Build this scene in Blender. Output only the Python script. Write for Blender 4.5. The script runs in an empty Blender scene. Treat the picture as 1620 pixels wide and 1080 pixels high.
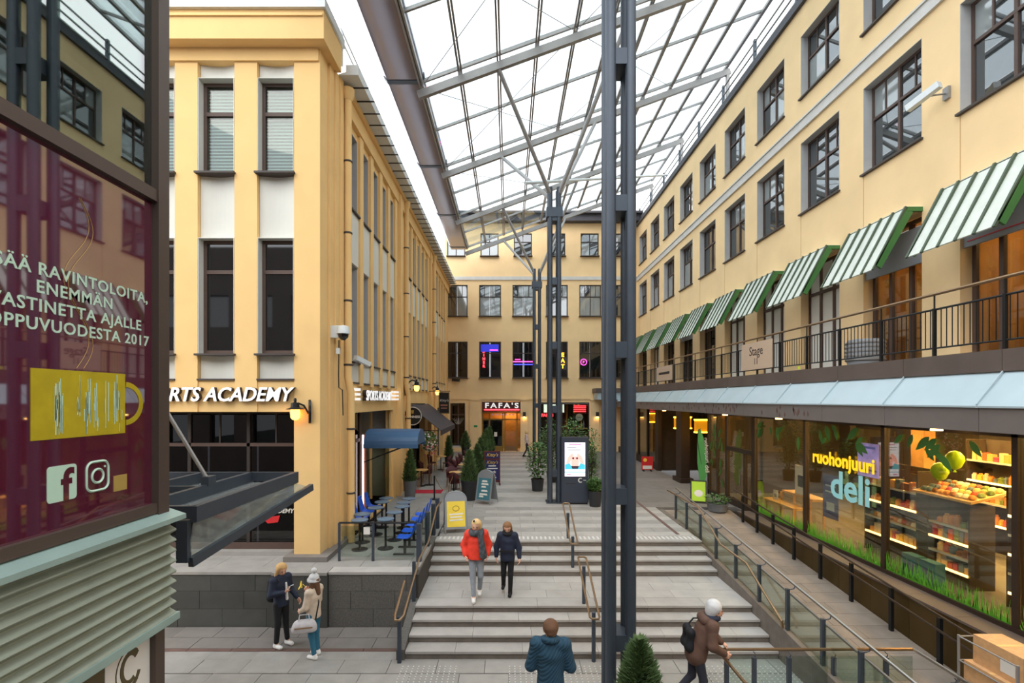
import bpy, bmesh, math, random
import numpy as np
from mathutils import Vector, Matrix
random.seed(7)
scn = bpy.context.scene
C = scn.collection
F = 780.0                      # focal length in pixels of the 1620 px wide frame
VX, VY = 805.0, 632.0          # vanishing point of the courtyard axis (+Y)
CAMZ = 5.0
# ---------------------------------------------------------------- camera, sky, light, exposure
cam = bpy.data.cameras.new('camera'); camo = bpy.data.objects.new('camera', cam); C.objects.link(camo)
camo.location = (0, 0, CAMZ); camo.rotation_euler = (math.pi/2, 0, 0)
cam.sensor_width = 36; cam.lens = F/1620*36
cam.shift_x = (810-VX)/1620; cam.shift_y = (VY-540)/1620
cam.clip_start = .05; cam.clip_end = 500
scn.camera = camo
w = bpy.data.worlds.new('sky'); scn.world = w; w.use_nodes = True
bg = w.node_tree.nodes['Background']; bg.inputs[0].default_value = (.93, .96, 1, 1); bg.inputs[1].default_value = 1.35
sun = bpy.data.lights.new('hazy_sun', 'SUN'); sun.energy = .35; sun.angle = math.radians(35); sun.color = (1, .93, .82)
suno = bpy.data.objects.new('hazy_sun', sun); C.objects.link(suno); suno.rotation_euler = (math.radians(48), 0, math.radians(-24))
vs = scn.view_settings; vs.view_transform = 'Standard'; vs.look = 'None'; vs.gamma = 1; vs.use_curve_mapping = False
vs.exposure = 1.28
# ---------------------------------------------------------------- helpers
def px(x, y, Y): return Vector(((x-VX)*Y/F, Y, CAMZ-(y-VY)*Y/F))
def pg(x, y, Z):
    Y = F*(CAMZ-Z)/(y-VY); return Vector(((x-VX)*Y/F, Y, Z))
def lin(c): return tuple(((v/255)/12.92 if v/255 <= .04045 else ((v/255+.055)/1.055)**2.4) for v in c)
MATS = {}
def mat(name, col, rough=.6, metal=0, var=0, scale=4, bump=0, rnd=0, ior=1.45, emit=0, kind=None, stretch=None, alpha=None, spots=0):
    m = bpy.data.materials.new(name); m.use_nodes = True; MATS[name] = m
    nt = m.node_tree; N = nt.nodes; L = nt.links; b = N['Principled BSDF']
    c = lin(col) + (1,)
    b.inputs['Base Color'].default_value = c; b.inputs['Roughness'].default_value = rough
    b.inputs['Metallic'].default_value = metal; b.inputs['IOR'].default_value = ior
    if emit:
        b.inputs['Emission Color'].default_value = c; b.inputs['Emission Strength'].default_value = emit
    fac = None
    if var or bump or spots:
        g = N.new('ShaderNodeNewGeometry'); src = g.outputs['Position']
        if stretch:
            mp = N.new('ShaderNodeMapping'); mp.inputs['Scale'].default_value = stretch; L.new(src, mp.inputs[0]); src = mp.outputs[0]
        n = N.new('ShaderNodeTexNoise'); n.inputs['Scale'].default_value = scale; n.inputs['Detail'].default_value = 6
        L.new(src, n.inputs['Vector'])
        if bump:
            n2 = N.new('ShaderNodeTexNoise'); n2.inputs['Scale'].default_value = scale*9; n2.inputs['Detail'].default_value = 3; L.new(src, n2.inputs['Vector'])
            bp = N.new('ShaderNodeBump'); bp.inputs['Strength'].default_value = bump; bp.inputs['Distance'].default_value = .01
            L.new(n2.outputs[0], bp.inputs['Height']); L.new(bp.outputs[0], b.inputs['Normal'])
        if var:
            mr = N.new('ShaderNodeMapRange'); mr.inputs[1].default_value = .3; mr.inputs[2].default_value = .7
            mr.inputs[3].default_value = 1-var; mr.inputs[4].default_value = 1+var; L.new(n.outputs[0], mr.inputs[0]); fac = mr.outputs[0]
    if rnd:
        oi = N.new('ShaderNodeObjectInfo'); mr = N.new('ShaderNodeMapRange'); mr.inputs[3].default_value = 1-rnd; mr.inputs[4].default_value = 1+rnd
        L.new(oi.outputs['Random'], mr.inputs[0])
        if fac:
            mu = N.new('ShaderNodeMath'); mu.operation = 'MULTIPLY'; L.new(fac, mu.inputs[0]); L.new(mr.outputs[0], mu.inputs[1]); fac = mu.outputs[0]
        else: fac = mr.outputs[0]
    if fac:
        v = N.new('ShaderNodeVectorMath'); v.operation = 'SCALE'; v.inputs[0].default_value = c[:3]; L.new(fac, v.inputs['Scale']); L.new(v.outputs[0], b.inputs['Base Color'])
    return m
def glass(name, tint, refl=1.0, base=.04, rough=.01, haze=0):
    """thin pane: see-through with a fresnel reflection"""
    m = bpy.data.materials.new(name); m.use_nodes = True; MATS[name] = m
    nt = m.node_tree; N = nt.nodes; L = nt.links; N.remove(N['Principled BSDF'])
    t = N.new('ShaderNodeBsdfTransparent'); t.inputs[0].default_value = lin(tint)+(1,)
    gl = N.new('ShaderNodeBsdfGlossy'); gl.inputs['Roughness'].default_value = rough
    fr = N.new('ShaderNodeLayerWeight'); fr.inputs[0].default_value = .25
    mr = N.new('ShaderNodeMapRange'); mr.inputs[3].default_value = base; mr.inputs[4].default_value = min(1, refl); L.new(fr.outputs['Fresnel'], mr.inputs[0])
    mx = N.new('ShaderNodeMixShader'); L.new(mr.outputs[0], mx.inputs[0]); L.new(t.outputs[0], mx.inputs[1]); L.new(gl.outputs[0], mx.inputs[2])
    out = mx.outputs[0]
    if haze:
        df = N.new('ShaderNodeBsdfDiffuse'); df.inputs[0].default_value = (.75,.78,.78,1); m2 = N.new('ShaderNodeMixShader'); m2.inputs[0].default_value = haze; L.new(out, m2.inputs[1]); L.new(df.outputs[0], m2.inputs[2]); out = m2.outputs[0]
    L.new(out, N['Material Output'].inputs[0])
    return m
ORG = {}
def props(o, label=None, cat=None, group=None, kind=None):
    if label: o['label'] = label
    if cat: o['category'] = cat
    if group: o['group'] = group
    if kind: o['kind'] = kind
    return o
def thing(name, loc=(0, 0, 0), label=None, cat=None, group=None, kind=None, rz=0, parent=None, local=False):
    o = bpy.data.objects.new(name, None); C.objects.link(o); o.empty_display_size = .1
    loc = Vector(loc)
    if parent is not None and not local: o.location = loc-ORG.get(parent, Vector())
    else: o.location = loc
    o.rotation_euler.z = rz
    if parent is not None: o.parent = parent
    if not local: ORG[o] = loc.copy()
    return props(o, label, cat, group, kind)
def link(name, me, parent=None, off=None, m=None, **k):
    o = bpy.data.objects.new(name, me); C.objects.link(o)
    if parent is not None: o.parent = parent
    if off is not None: o.location = off
    return props(o, **k)
class MB:
    def __init__(s): s.v = []; s.f = []; s.sm = False
    def add(s, vs, fs):
        n = len(s.v); s.v += [tuple(v) for v in vs]; s.f += [tuple(i+n for i in f) for f in fs]; return s
    def box(s, x0, x1, y0, y1, z0, z1):
        return s.add([(x0,y0,z0),(x1,y0,z0),(x1,y1,z0),(x0,y1,z0),(x0,y0,z1),(x1,y0,z1),(x1,y1,z1),(x0,y1,z1)],
                     [(0,3,2,1),(4,5,6,7),(0,1,5,4),(1,2,6,5),(2,3,7,6),(3,0,4,7)])
    def bar(s, p, q, w, h=None, up=(0,0,1)):
        """box beam from p to q, width w, height h"""
        p = Vector(p); q = Vector(q); d = (q-p).normalized(); h = h or w; u = Vector(up)
        if abs(d.dot(u)) > .99: u = Vector((0,1,0))
        r = d.cross(u).normalized()*w/2; u = r.cross(d).normalized()*h/2
        return s.add([p-r-u,p+r-u,p+r+u,p-r+u,q-r-u,q+r-u,q+r+u,q-r+u],[(0,1,2,3),(7,6,5,4),(0,4,5,1),(1,5,6,2),(2,6,7,3),(3,7,4,0)])
    def tube(s, pts, r, n=8, cap=True, closed=False):
        pts = [Vector(p) for p in pts]; s.sm = True; base = len(s.v); K = len(pts)
        rr = r if isinstance(r, (list, tuple)) else [r]*K; prev = None
        for i, p in enumerate(pts):
            a = pts[i-1] if i else (pts[-1] if closed else pts[0]); b = pts[(i+1) % K] if (i < K-1 or closed) else pts[-1]
            d = (b-a).normalized()
            if prev is None: u = Vector((0,0,1)) if abs(d.z) < .9 else Vector((1,0,0)); u = (u-d*u.dot(d)).normalized()
            else: u = (prev-d*prev.dot(d)).normalized()
            prev = u; v = d.cross(u)
            for k in range(n):
                t = 2*math.pi*k/n; s.v.append(tuple(p+(u*math.cos(t)+v*math.sin(t))*rr[i]))
        for i in range(K if closed else K-1):
            j = (i+1) % K
            for k in range(n): s.f.append((base+i*n+k, base+i*n+(k+1) % n, base+j*n+(k+1) % n, base+j*n+k))
        if cap and not closed:
            s.f.append(tuple(base+k for k in range(n))[::-1]); s.f.append(tuple(base+(K-1)*n+k for k in range(n)))
        return s
    def lathe(s, prof, c=(0,0,0), n=16):
        c = Vector(c); s.sm = True; base = len(s.v)
        for r, z in prof:
            for k in range(n):
                t = 2*math.pi*k/n; s.v.append((c.x+r*math.cos(t), c.y+r*math.sin(t), c.z+z))
        for i in range(len(prof)-1):
            for k in range(n): s.f.append((base+i*n+k, base+i*n+(k+1) % n, base+(i+1)*n+(k+1) % n, base+(i+1)*n+k))
        s.f.append(tuple(base+k for k in range(n))[::-1]); s.f.append(tuple(base+(len(prof)-1)*n+k for k in range(n)))
        return s
    def prism(s, poly, fn, d0, d1):
        """2D outline poly (u,v) mapped by fn(u,v,d), extruded between d0 and d1"""
        n = len(poly); a = [fn(u, v, d0) for u, v in poly]; b = [fn(u, v, d1) for u, v in poly]
        return s.add(a+b, [tuple(range(n))[::-1], tuple(range(n, 2*n))]+[(i, (i+1) % n, n+(i+1) % n, n+i) for i in range(n)])
    def mbox(s, fn, u0, u1, v0, v1, d0, d1):
        return s.prism([(u0,v0),(u1,v0),(u1,v1),(u0,v1)], fn, d0, d1)
    def mesh(s, name, m, off=Vector((0,0,0))):
        me = bpy.data.meshes.new(name)
        me.from_pydata([(v[0]-off[0], v[1]-off[1], v[2]-off[2]) for v in s.v], [], s.f)
        bm = bmesh.new(); bm.from_mesh(me); bmesh.ops.recalc_face_normals(bm, faces=bm.faces); bm.to_mesh(me); bm.free()
        if s.sm:
            me.polygons.foreach_set('use_smooth', [True]*len(me.polygons)); me.set_sharp_from_angle(angle=math.radians(40))
        me.materials.append(MATS[m] if isinstance(m, str) else m)
        return me
    def build(s, name, m, parent=None, label=None, cat=None, group=None, kind=None):
        off = ORG.get(parent, Vector()) if parent is not None else Vector()
        me = s.mesh(name, m, off); o = link(name, me, parent, label=label, cat=cat, group=group, kind=kind)
        if parent is not None: ORG[o] = off.copy()   # sub-parts of this part share its frame
        return o
_CUBE = {}
def piece(name, m, parent, x0, x1, y0, y1, z0, z1, **k):
    """a box-shaped piece that shares one unit mesh per material"""
    if m not in _CUBE: _CUBE[m] = MB().box(-.5,.5,-.5,.5,-.5,.5).mesh(m+'_block', m)
    off = ORG.get(parent, Vector()) if parent is not None else Vector()
    o = link(name, _CUBE[m], parent, **k)
    o.location = Vector(((x0+x1)/2, (y0+y1)/2, (z0+z1)/2))-off; o.scale = (abs(x1-x0), abs(y1-y0), abs(z1-z0)); return o
def mpiece(name, m, parent, fn, u0, u1, v0, v1, d0, d1, **k):
    a = fn(u0, v0, d0); b = fn(u1, v1, d1)
    return piece(name, m, parent, min(a[0],b[0]), max(a[0],b[0]), min(a[1],b[1]), max(a[1],b[1]), min(a[2],b[2]), max(a[2],b[2]), **k)
def copy_tree(o, parent=None):
    c = o.copy(); C.objects.link(c); c.parent = parent
    for ch in list(o.children): copy_tree(ch, c)
    return c
def struct(o): o['kind'] = 'structure'; return o
_FC = {}
def text(name, s, size, m, parent, org, right, up, depth=.01, align='CENTER', shear=0, bold=0, space=1, sx=1, **k):
    """flat lettering: org is the baseline point, right/up span the sign's plane"""
    cu = bpy.data.curves.new('lettering', 'FONT'); cu.body = s; cu.size = size; cu.align_x = align; cu.extrude = depth/2; cu.shear = shear; cu.offset = bold; cu.space_character = space
    cu.resolution_u = 3
    t = bpy.data.objects.new('lettering', cu); me0 = t.to_mesh(); co = np.empty(len(me0.vertices)*3); me0.vertices.foreach_get('co', co); co = co.reshape(-1, 3)
    fs = [tuple(p.vertices) for p in me0.polygons]; t.to_mesh_clear(); bpy.data.objects.remove(t); bpy.data.curves.remove(cu)
    r = np.array(Vector(right).normalized()); u = np.array(Vector(up).normalized()); n = np.cross(r, u); o = np.array(Vector(org))
    P = o+co[:, :1]*sx*r+co[:, 1:2]*u+co[:, 2:3]*n
    b = MB(); b.v = [tuple(p) for p in P]; b.f = fs
    return b.build(name, m, parent, **k)
# mapped planes: u along the wall, v up, d into the wall
def WR(u, v, d): return (9.4+d, u, v)          # right building, faces -X
def WB(u, v, d): return (u, 36.1+d, v)         # back building, faces -Y
def WS(u, v, d): return (-4.45-d, u, v)        # left building, courtyard side, faces +X
def WF(u, v, d): return (u, 11.75+d, v)        # left building, front, faces -Y
def wall(name, fn, u0, u1, v0, v1, holes, m, depth=.28):
    """wall face with real openings and reveals"""
    us = sorted({u0, u1, *[h[0] for h in holes], *[h[1] for h in holes]}); vsn = sorted({v0, v1, *[h[2] for h in holes], *[h[3] for h in holes]})
    b = MB()
    for i in range(len(us)-1):
        for j in range(len(vsn)-1):
            cu, cv = (us[i]+us[i+1])/2, (vsn[j]+vsn[j+1])/2
            if any(h[0] < cu < h[1] and h[2] < cv < h[3] for h in holes): continue
            b.add([fn(us[i],vsn[j],0), fn(us[i+1],vsn[j],0), fn(us[i+1],vsn[j+1],0), fn(us[i],vsn[j+1],0)], [(0,1,2,3)])
    me = bpy.data.meshes.new(name); me.from_pydata(b.v, [], b.f); bm = bmesh.new(); bm.from_mesh(me)
    bmesh.ops.remove_doubles(bm, verts=bm.verts, dist=1e-4)
    r = bmesh.ops.extrude_face_region(bm, geom=bm.faces[:]); d = Vector(fn(0,0,depth))-Vector(fn(0,0,0))
    bmesh.ops.translate(bm, verts=[e for e in r['geom'] if isinstance(e, bmesh.types.BMVert)], vec=d)
    bmesh.ops.recalc_face_normals(bm, faces=bm.faces); bm.to_mesh(me); bm.free(); me.materials.append(MATS[m])
    return struct(link(name, me))
WN = [0]
def window(fn, u0, u1, v0, v1, d, cols=2, transom=.62, small=2, bars=.07, frame='frame_brown', pane='pane', sill=True, kind='window', reveal=None, sillmat='sill_dark', rev_d=0):
    WN[0] += 1; base = fn((u0+u1)/2, v0, d)
    o = thing('%s_%d' % (kind, WN[0]), base, kind='structure')
    b = MB(); fd0, fd1 = d, d+.07
    b.mbox(fn,u0,u0+bars,v0,v1,fd0,fd1); b.mbox(fn,u1-bars,u1,v0,v1,fd0,fd1); b.mbox(fn,u0+bars,u1-bars,v0,v0+bars,fd0,fd1); b.mbox(fn,u0+bars,u1-bars,v1-bars,v1,fd0,fd1)
    cw = (u1-u0)/cols; vt = v0+(v1-v0)*transom; rects = []
    for c in range(1, cols): b.mbox(fn,u0+c*cw-bars/2,u0+c*cw+bars/2,v0+bars,v1-bars,fd0-.01,fd1)
    if transom < 1: b.mbox(fn,u0+bars,u1-bars,vt-bars/2,vt+bars/2,fd0-.015,fd1)
    for c in range(cols):
        a0 = u0+c*cw+bars*.6; a1 = u0+(c+1)*cw-bars*.6
        rects.append((a0,a1,v0+bars*.8,(vt-bars*.4) if transom < 1 else v1-bars*.8))
        if transom < 1:
            sw = (a1-a0)/small
            for k in range(small):
                rects.append((a0+k*sw, a0+(k+1)*sw, vt+bars*.4, v1-bars*.8))
                if k: b.mbox(fn,a0+k*sw-.02,a0+k*sw+.02,vt,v1-bars,fd0+.01,fd1)
    b.build('frame', frame, o)
    for r in rects: mpiece('pane', pane if isinstance(pane, str) else random.choice(pane), o, fn, r[0], r[1], r[2], r[3], d+.03, d+.05)
    if sill: mpiece('sill', sillmat, o, fn, u0-.04, u1+.04, v0-.05, v0-.005, min(-.05, d-.3), d)
    if reveal:
        rb = MB(); t = .012
        rb.mbox(fn,u0,u0+t,v0,v1,rev_d-.003,d-.001); rb.mbox(fn,u1-t,u1,v0,v1,rev_d-.003,d-.001); rb.mbox(fn,u0+t,u1-t,v1-t,v1,rev_d-.003,d-.001)
        rb.build('reveal', reveal, o)
    return o
# ---------------------------------------------------------------- materials
mat('stucco', (240,208,158), .85, var=.05, scale=.9, bump=.25)
mat('stucco_left', (235,196,133), .85, var=.05, scale=.9, bump=.25)
mat('white_panel', (214,214,206), .8, var=.03, scale=1.5)
mat('joint_tan', (190,150,96), .9)
mat('interior_core', (60,50,42), .9)
mat('trim_grey', (205,203,198), .7, var=.05)
mat('reveal_grey', (178,178,178), .75, var=.04)
mat('frame_brown', (84,66,58), .55, var=.08)
mat('frame_dark', (52,44,40), .5, var=.08)
mat('pane', (44,50,54), .02, ior=2.6)
mat('pane_blind', (140,146,146), .04, ior=2.4)
mat('pane_dark', (18,18,20), .03, ior=1.7)
mat('sill_dark', (70,62,58), .6)
mat('steel', (70,78,88), .42, metal=.35, var=.05)
mat('steel_roof', (146,143,140), .4, metal=.3, var=.05)
mat('steel_black', (34,36,38), .45, metal=.4)
mat('steel_bright', (170,166,160), .28, metal=.9)
mat('brass_rail', (150,122,92), .3, metal=.8)
mat('zinc', (176,192,198), .45, metal=.25, var=.05, scale=1.5)
mat('gutter_white', (214,220,222), .5, var=.04)
mat('mirror_duct', (132,122,128), .16, metal=.55)
mat('granite', (150,146,140), .8, var=.1, scale=3, bump=.3, rnd=.07)
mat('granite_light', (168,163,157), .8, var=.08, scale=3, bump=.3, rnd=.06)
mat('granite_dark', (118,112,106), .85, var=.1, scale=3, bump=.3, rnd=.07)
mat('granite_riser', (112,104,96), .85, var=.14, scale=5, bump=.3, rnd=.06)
mat('joint', (70,66,62), .95, var=.1)
mat('stone_dark', (72,72,68), .65, var=.14, scale=2.5, bump=.15, rnd=.1)
mat('stone_rough', (98,95,90), .9, var=.22, scale=28, bump=.5, rnd=.06)
mat('stone_brown', (92,80,74), .55, var=.14, scale=1.3, rnd=.05)
mat('ramp_stone', (134,122,110), .9, var=.18, scale=2.2, bump=.4, rnd=.08)
mat('bronze', (84,66,32), .4, metal=.45, var=.12, scale=2, stretch=(1,1,.2))
mat('bronze_dark', (56,42,32), .5, metal=.2, var=.08)
mat('kerb_red', (104,80,72), .85, var=.12)
mat('white_paint', (236,236,232), .5)
mat('dark_roof', (74,74,80), .6, var=.08)
glass('roof_glass', (238,244,246), .35, .02)
glass('clear_glass', (236,244,240), .6, .05)
glass('rail_glass', (236,244,240), .45, .05)
glass('canopy_glass', (236,242,240), .3, .04, haze=.12)
glass('shop_glass', (236,238,230), .4, .04)
# ================================================================ the ground
floor = struct(MB().box(-40,40,-20,60,-.6,-.04).build('floor', 'joint'))
lx0, lx1 = -11.7, 7.6
# lower pavement: rough strip against the wall, a reddish channel, then slabs
x = lx0
while x < -2.2:
    wd = random.uniform(.8, 1.1); piece('paving_slab', 'granite_dark', floor, x+.006, min(x+wd, -2.06)-.006, 9.92, 10.36, -.04, random.uniform(-.003,.003))
    piece('paving_slab', 'granite_dark', floor, x+.206, min(x+wd+.2, -2.06)-.006, 10.37, 10.84, -.04, random.uniform(-.003,.003)); x += wd
for i in range(11): piece('channel_stone', 'kerb_red', floor, lx0+i*.88, lx0+i*.88+.87, 9.80, 9.91, -.04, .0)
row = 0; y = 9.47
while y > 5.4:
    x = lx0+(.45 if row % 2 else 0)
    y1 = y+.45 if y < 9 else 9.79
    while x < lx1:
        wd = .9
        if not (y+.2 > 9.4 and x > -2.1):
            piece('paving_slab', 'granite', floor, x+.005, x+wd-.005, y+.005, (y1 if y < 9 else 9.79)-.005, -.04, random.uniform(-.003,.003))
        else: piece('paving_slab', 'granite', floor, x+.005, x+wd-.005, y+.005, 9.56, -.04, random.uniform(-.003,.003))
        x += wd
    y -= .46; row += 1
b = MB()
for yy in np.arange(8.72, 9.28, .085):
    for xx in np.arange(-2.0, 7.0, .1):
        if (int(round(xx*10))//9) % 4 == 3: continue
        b.box(xx, xx+.024, yy, yy+.024, -.002, .007)
b.build('tactile_stud', 'trim_grey', floor, kind='stuff')
# stairs
RIS = [9.5, 9.85, 10.2, 10.55, 12.3, 12.63, 12.96, 13.29]
st = thing('stone_stairs', (1.6, 9.5, 0), 'wide grey granite stairs with a middle landing up to the plaza', 'stairs')
sb = MB()
for i, yr in enumerate(RIS): sb.box(-2.0, 5.2, yr+.03, RIS[i+1]+.06 if i < 7 else 13.6, .15*i-.02 if i else 0, .15*(i+1)-.045)
sb.build('core', 'granite_riser', st)
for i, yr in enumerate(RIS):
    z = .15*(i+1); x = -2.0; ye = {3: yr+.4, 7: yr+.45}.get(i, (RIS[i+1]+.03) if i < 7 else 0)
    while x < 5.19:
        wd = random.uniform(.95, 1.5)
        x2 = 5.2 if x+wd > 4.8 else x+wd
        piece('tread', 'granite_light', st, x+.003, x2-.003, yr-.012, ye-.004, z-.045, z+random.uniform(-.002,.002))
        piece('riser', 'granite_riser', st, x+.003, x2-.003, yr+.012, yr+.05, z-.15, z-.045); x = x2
for r in range(3):
    x = -2.0-(.35*r)
    while x < 5.19:
        x0 = max(x, -2.0); x2 = min(x+.95, 5.2)
        if x2-x0 > .05: piece('landing_slab', 'granite_light', st, x0+.003, x2-.003, 10.955+r*.45, 10.955+r*.45+.445, .53, .6+random.uniform(-.002,.002))
        x += .95
# plaza
plaza = struct(MB().box(-4.6,5.2,13.6,17.1,.2,1.13).box(-4.6,8.1,17.1,36.2,.2,1.13).box(-2.0,5.2,13.5,13.6,.2,1.13).box(-12.4,-2.0,10.9,13.6,.2,1.13).box(-12.4,-4.6,13.6,16,.2,1.13).build('floor_plaza', 'joint'))
y = 13.745; k = 0
while y < 36:
    dp = .46 if y < 17 else .92
    lt = 'granite_light' if k % 2 == 0 else 'granite'
    if y < 17.2:
        x = -1.95+(.4 if k % 2 else 0); piece('plaza_slab', lt, plaza, -1.98, x-.004, y, y+dp-.006, 1.1, 1.2) if k % 2 else None
        while x < 4.9:
            x2 = 5.18 if x+1.15 > 4.6 else x+1.15; piece('plaza_slab', lt if -1.4 < x < 4.4 else 'granite', plaza, x+.003, x2-.003, y, y+dp-.006, 1.1, 1.2+random.uniform(-.002,.002)); x = x2
        for x0 in (-4.3, -3.15): piece('plaza_slab', 'granite', plaza, x0+.003, x0+1.14, y, y+dp-.006, 1.1, 1.2)
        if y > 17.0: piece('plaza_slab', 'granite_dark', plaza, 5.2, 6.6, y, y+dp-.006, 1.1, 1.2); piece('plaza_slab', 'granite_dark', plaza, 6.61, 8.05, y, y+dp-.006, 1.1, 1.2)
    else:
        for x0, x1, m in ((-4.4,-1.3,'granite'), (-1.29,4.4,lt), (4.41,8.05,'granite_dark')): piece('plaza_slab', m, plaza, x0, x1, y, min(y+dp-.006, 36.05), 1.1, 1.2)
    y += dp; k += 1
piece('drain_channel', 'kerb_red', plaza, 4.72, 4.82, 13.9, 20, 1.19, 1.206)
b = MB()
for xx in np.arange(-1.9, 5.1, .12): b.box(xx, xx+.05, 13.42, 13.7, 1.195, 1.206)
b.build('tactile_bar', 'trim_grey', plaza, kind='stuff')
# left terrace floor and its retaining wall of big blocks
x = -12.2
while x < -2.1:
    for r in range(5):
        y0 = 11.2+r*.48
        if y0+.48 < 13.75: piece('terrace_slab', 'granite', plaza, x+.004, min(x+1.1, -2.02)-.004, y0, y0+.474, 1.12, 1.2)
    x += 1.1
wl = struct(thing('wall_terrace', (-5, 10.95, 0))); MB().box(-12.2,-2.12,10.93,11.19,-.03,1.12).build('core', 'joint', wl)
for (xa, xb, m, yf) in ((-12.2,-5.2,'stone_dark',10.86), (-5.2,-3.98,'stone_dark',10.80), (-3.97,-2.12,'stone_rough',10.86)):
    for r in range(3):
        x = xa-(.0,.5,.25)[r]
        while x < xb-.01:
            wd = .98; x0 = max(x, xa); x1 = min(x+wd, xb)
            if x1-x0 > .02: piece('stone_block', m, wl, x0+.004, x1-.004, yf+random.uniform(0,.008), 10.95, r*.395-.03*(r == 0), r*.395+.39)
            x += wd
    piece('coping', 'granite_light' if m == 'stone_rough' else 'granite', wl, xa, xb-.004, yf-.015, 11.19, 1.15, 1.21)
ws = struct(MB().prism([(9.46,-.02),(9.46,.2),(13.0,1.22),(13.6,1.22),(13.6,-.02)], lambda u,v,d:(d,u,v), -2.16, -2.005).build('wall_stair_left', 'stone_rough'))
# ramp on the right with its low wall and curb
def rampz(Y): return min(1.2, 1.09-.098*(15.96-Y))
ramp = struct(MB().prism([(3.0,-.03),(3.0,max(0,rampz(3))),(5,rampz(5)-.03),(17.1,1.16),(17.1,-.03)], lambda u,v,d:(d,u,v), 5.35, 7.63).build('floor_ramp', 'joint'))
bm_ = MB()
for r in range(26):
    y0 = 17.05-(r+1)*.45; y1 = y0+.44
    if y0 < 5.6: break
    for c in range(2 if r % 2 else 3):
        n = 2 if r % 2 else 3; xa = 5.36+c*2.27/n; xb = 5.36+(c+1)*2.27/n-.008
        MB().add([(xa,y0,rampz(y0)-.04),(xb,y0,rampz(y0)-.04),(xb,y1,rampz(y1)-.04),(xa,y1,rampz(y1)-.04),(xa,y0,rampz(y0)),(xb,y0,rampz(y0)),(xb,y1,rampz(y1)),(xa,y1,rampz(y1))],
                 [(0,3,2,1),(4,5,6,7),(0,1,5,4),(1,2,6,5),(2,3,7,6),(3,0,4,7)]).build('ramp_slab', 'ramp_stone', ramp)
wc = struct(thing('wall_ramp', (5.27, 9, 0)))
for i in range(11):
    y0 = 5.6+i*.95; y1 = min(y0+.945, 15.2)
    zt = lambda Y: min(rampz(Y)+.2, 1.26)
    if y0 < 15: MB().prism([(y0,-.02 if y0 < 9.5 else .1),(y1,-.02 if y0 < 9.5 else .1),(y1,zt(y1)),(y0,zt(y0))], lambda u,v,d:(d,u,v), 5.205, 5.345).build('curb_stone', 'granite_riser', wc)
piece('curb_stone', 'granite_riser', wc, 5.19, 5.355, 15.11, 17.1, .8, 1.2)
lw = struct(thing('wall_shop_base', (7.7, 10, 0)))
for i in range(12):
    y0 = 4.4+i*1.0
    if y0 < 15.8:
        MB().box(7.63,7.7,y0+.004,y0+.996,-.03,1.26).build('bronze_panel', 'bronze', lw)
        MB().box(7.58,8.02,y0+.003,y0+.997,1.26,1.3).build('coping', 'stone_brown', lw)
MB().box(7.7,8.02,4.4,16.4,-.03,1.26).build('core', 'joint', lw)
# ================================================================ right building (upper storeys)
RW = [(9.4+2.8*k, 9.4+2.8*k+1.85) for k in range(-2, 10)]      # far..near edges of each window bay; bay 1 is 8.45-10.3
RW = [(a-.98, b-.98) for a, b in RW]
RW = [(a, b) for a, b in RW if b < 36]
holes = []
for a, b in RW:
    holes += [(a, b, 10.96, 13.23), (a, b, 14.67, 16.66), (a, b, 5.82, 9.3)]
wr_ = wall('wall_right', WR, 2.0, 36.2, 5.8, 17.75, holes, 'stucco', .35)
for a, b in RW:
    if b > 7: piece('joint_line', 'joint_tan', wr_, 9.395, 9.4, b-.012, b, 9.45, 10.9)
PANES = ['pane', 'pane', 'pane', 'pane_blind']
for a, b in RW:
    window(WR, a, b, 10.96, 13.23, .22, reveal='reveal_grey', pane=PANES)
    window(WR, a, b, 14.67, 16.66, .22, reveal='reveal_grey', pane=PANES)
t = struct(MB().mbox(WR,2.0,36.0,13.62,13.9,-.07,.01).mbox(WR,2.0,36.0,13.9,13.95,-.11,.01).build('trim_1', 'trim_grey'))
t = struct(MB().mbox(WR,2.0,36.0,17.6,17.78,-.12,.3).build('trim_2', 'dark_roof'))
MB().box(9.4,24,2,36.1,17.75,18.0).build('roof_right', 'dark_roof', kind='structure')
rr = thing('roof_edge_railing', (9.6, 20, 17.8), 'grey steel railing along the roof edge of the right building', 'railing')
for z in (18.15, 18.45, 18.8): MB().bar((9.5,4,z),(9.5,36,z),.05).build('rail', 'steel_roof', rr)
for k in range(12): MB().box(9.46,9.56,5+k*2.8,5.12+k*2.8,17.75,18.9).build('post', 'steel', rr)
MB().tube([(9.75,4,18.25),(9.75,36,18.25)], .12).build('pipe', 'dark_roof', rr)
# ================================================================ back building
XB = [-4.62+2.445*k for k in range(6)]
holes = []; top = 17.9
for x0 in XB: holes += [(x0+.1, x0+1.42, 15.5, 17.17), (x0, x0+1.6, 11.1, 13.4), (x0, x0+1.6, 6.6, 9.25)]
GO = [(-4.3,-3.2,1.5,4.75), (-1.99,.97,1.2,4.85), (2.3,5.9,1.2,4.8)]
wall('wall_back', WB, -4.7, 9.5, 1.15, top, holes+GO, 'stucco', .3)
for i, x0 in enumerate(XB):
    window(WB, x0+.1, x0+1.42, 15.5, 17.17, .06, small=1, pane=['pane','pane_blind'], frame='frame_dark')
    window(WB, x0, x0+1.6, 11.1, 13.4, .06, pane=['pane','pane_blind'], frame='frame_dark')
    window(WB, x0, x0+1.6, 6.6, 9.25, .06, transom=.68, pane='pane_dark', frame='frame_dark')
struct(MB().mbox(WB,-4.6,9.4,13.75,14.0,-.08,.01).build('trim_3', 'trim_grey'))
struct(MB().mbox(WB,-4.6,9.4,5.02,5.16,-.06,.01).build('trim_4', 'stucco'))
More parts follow.
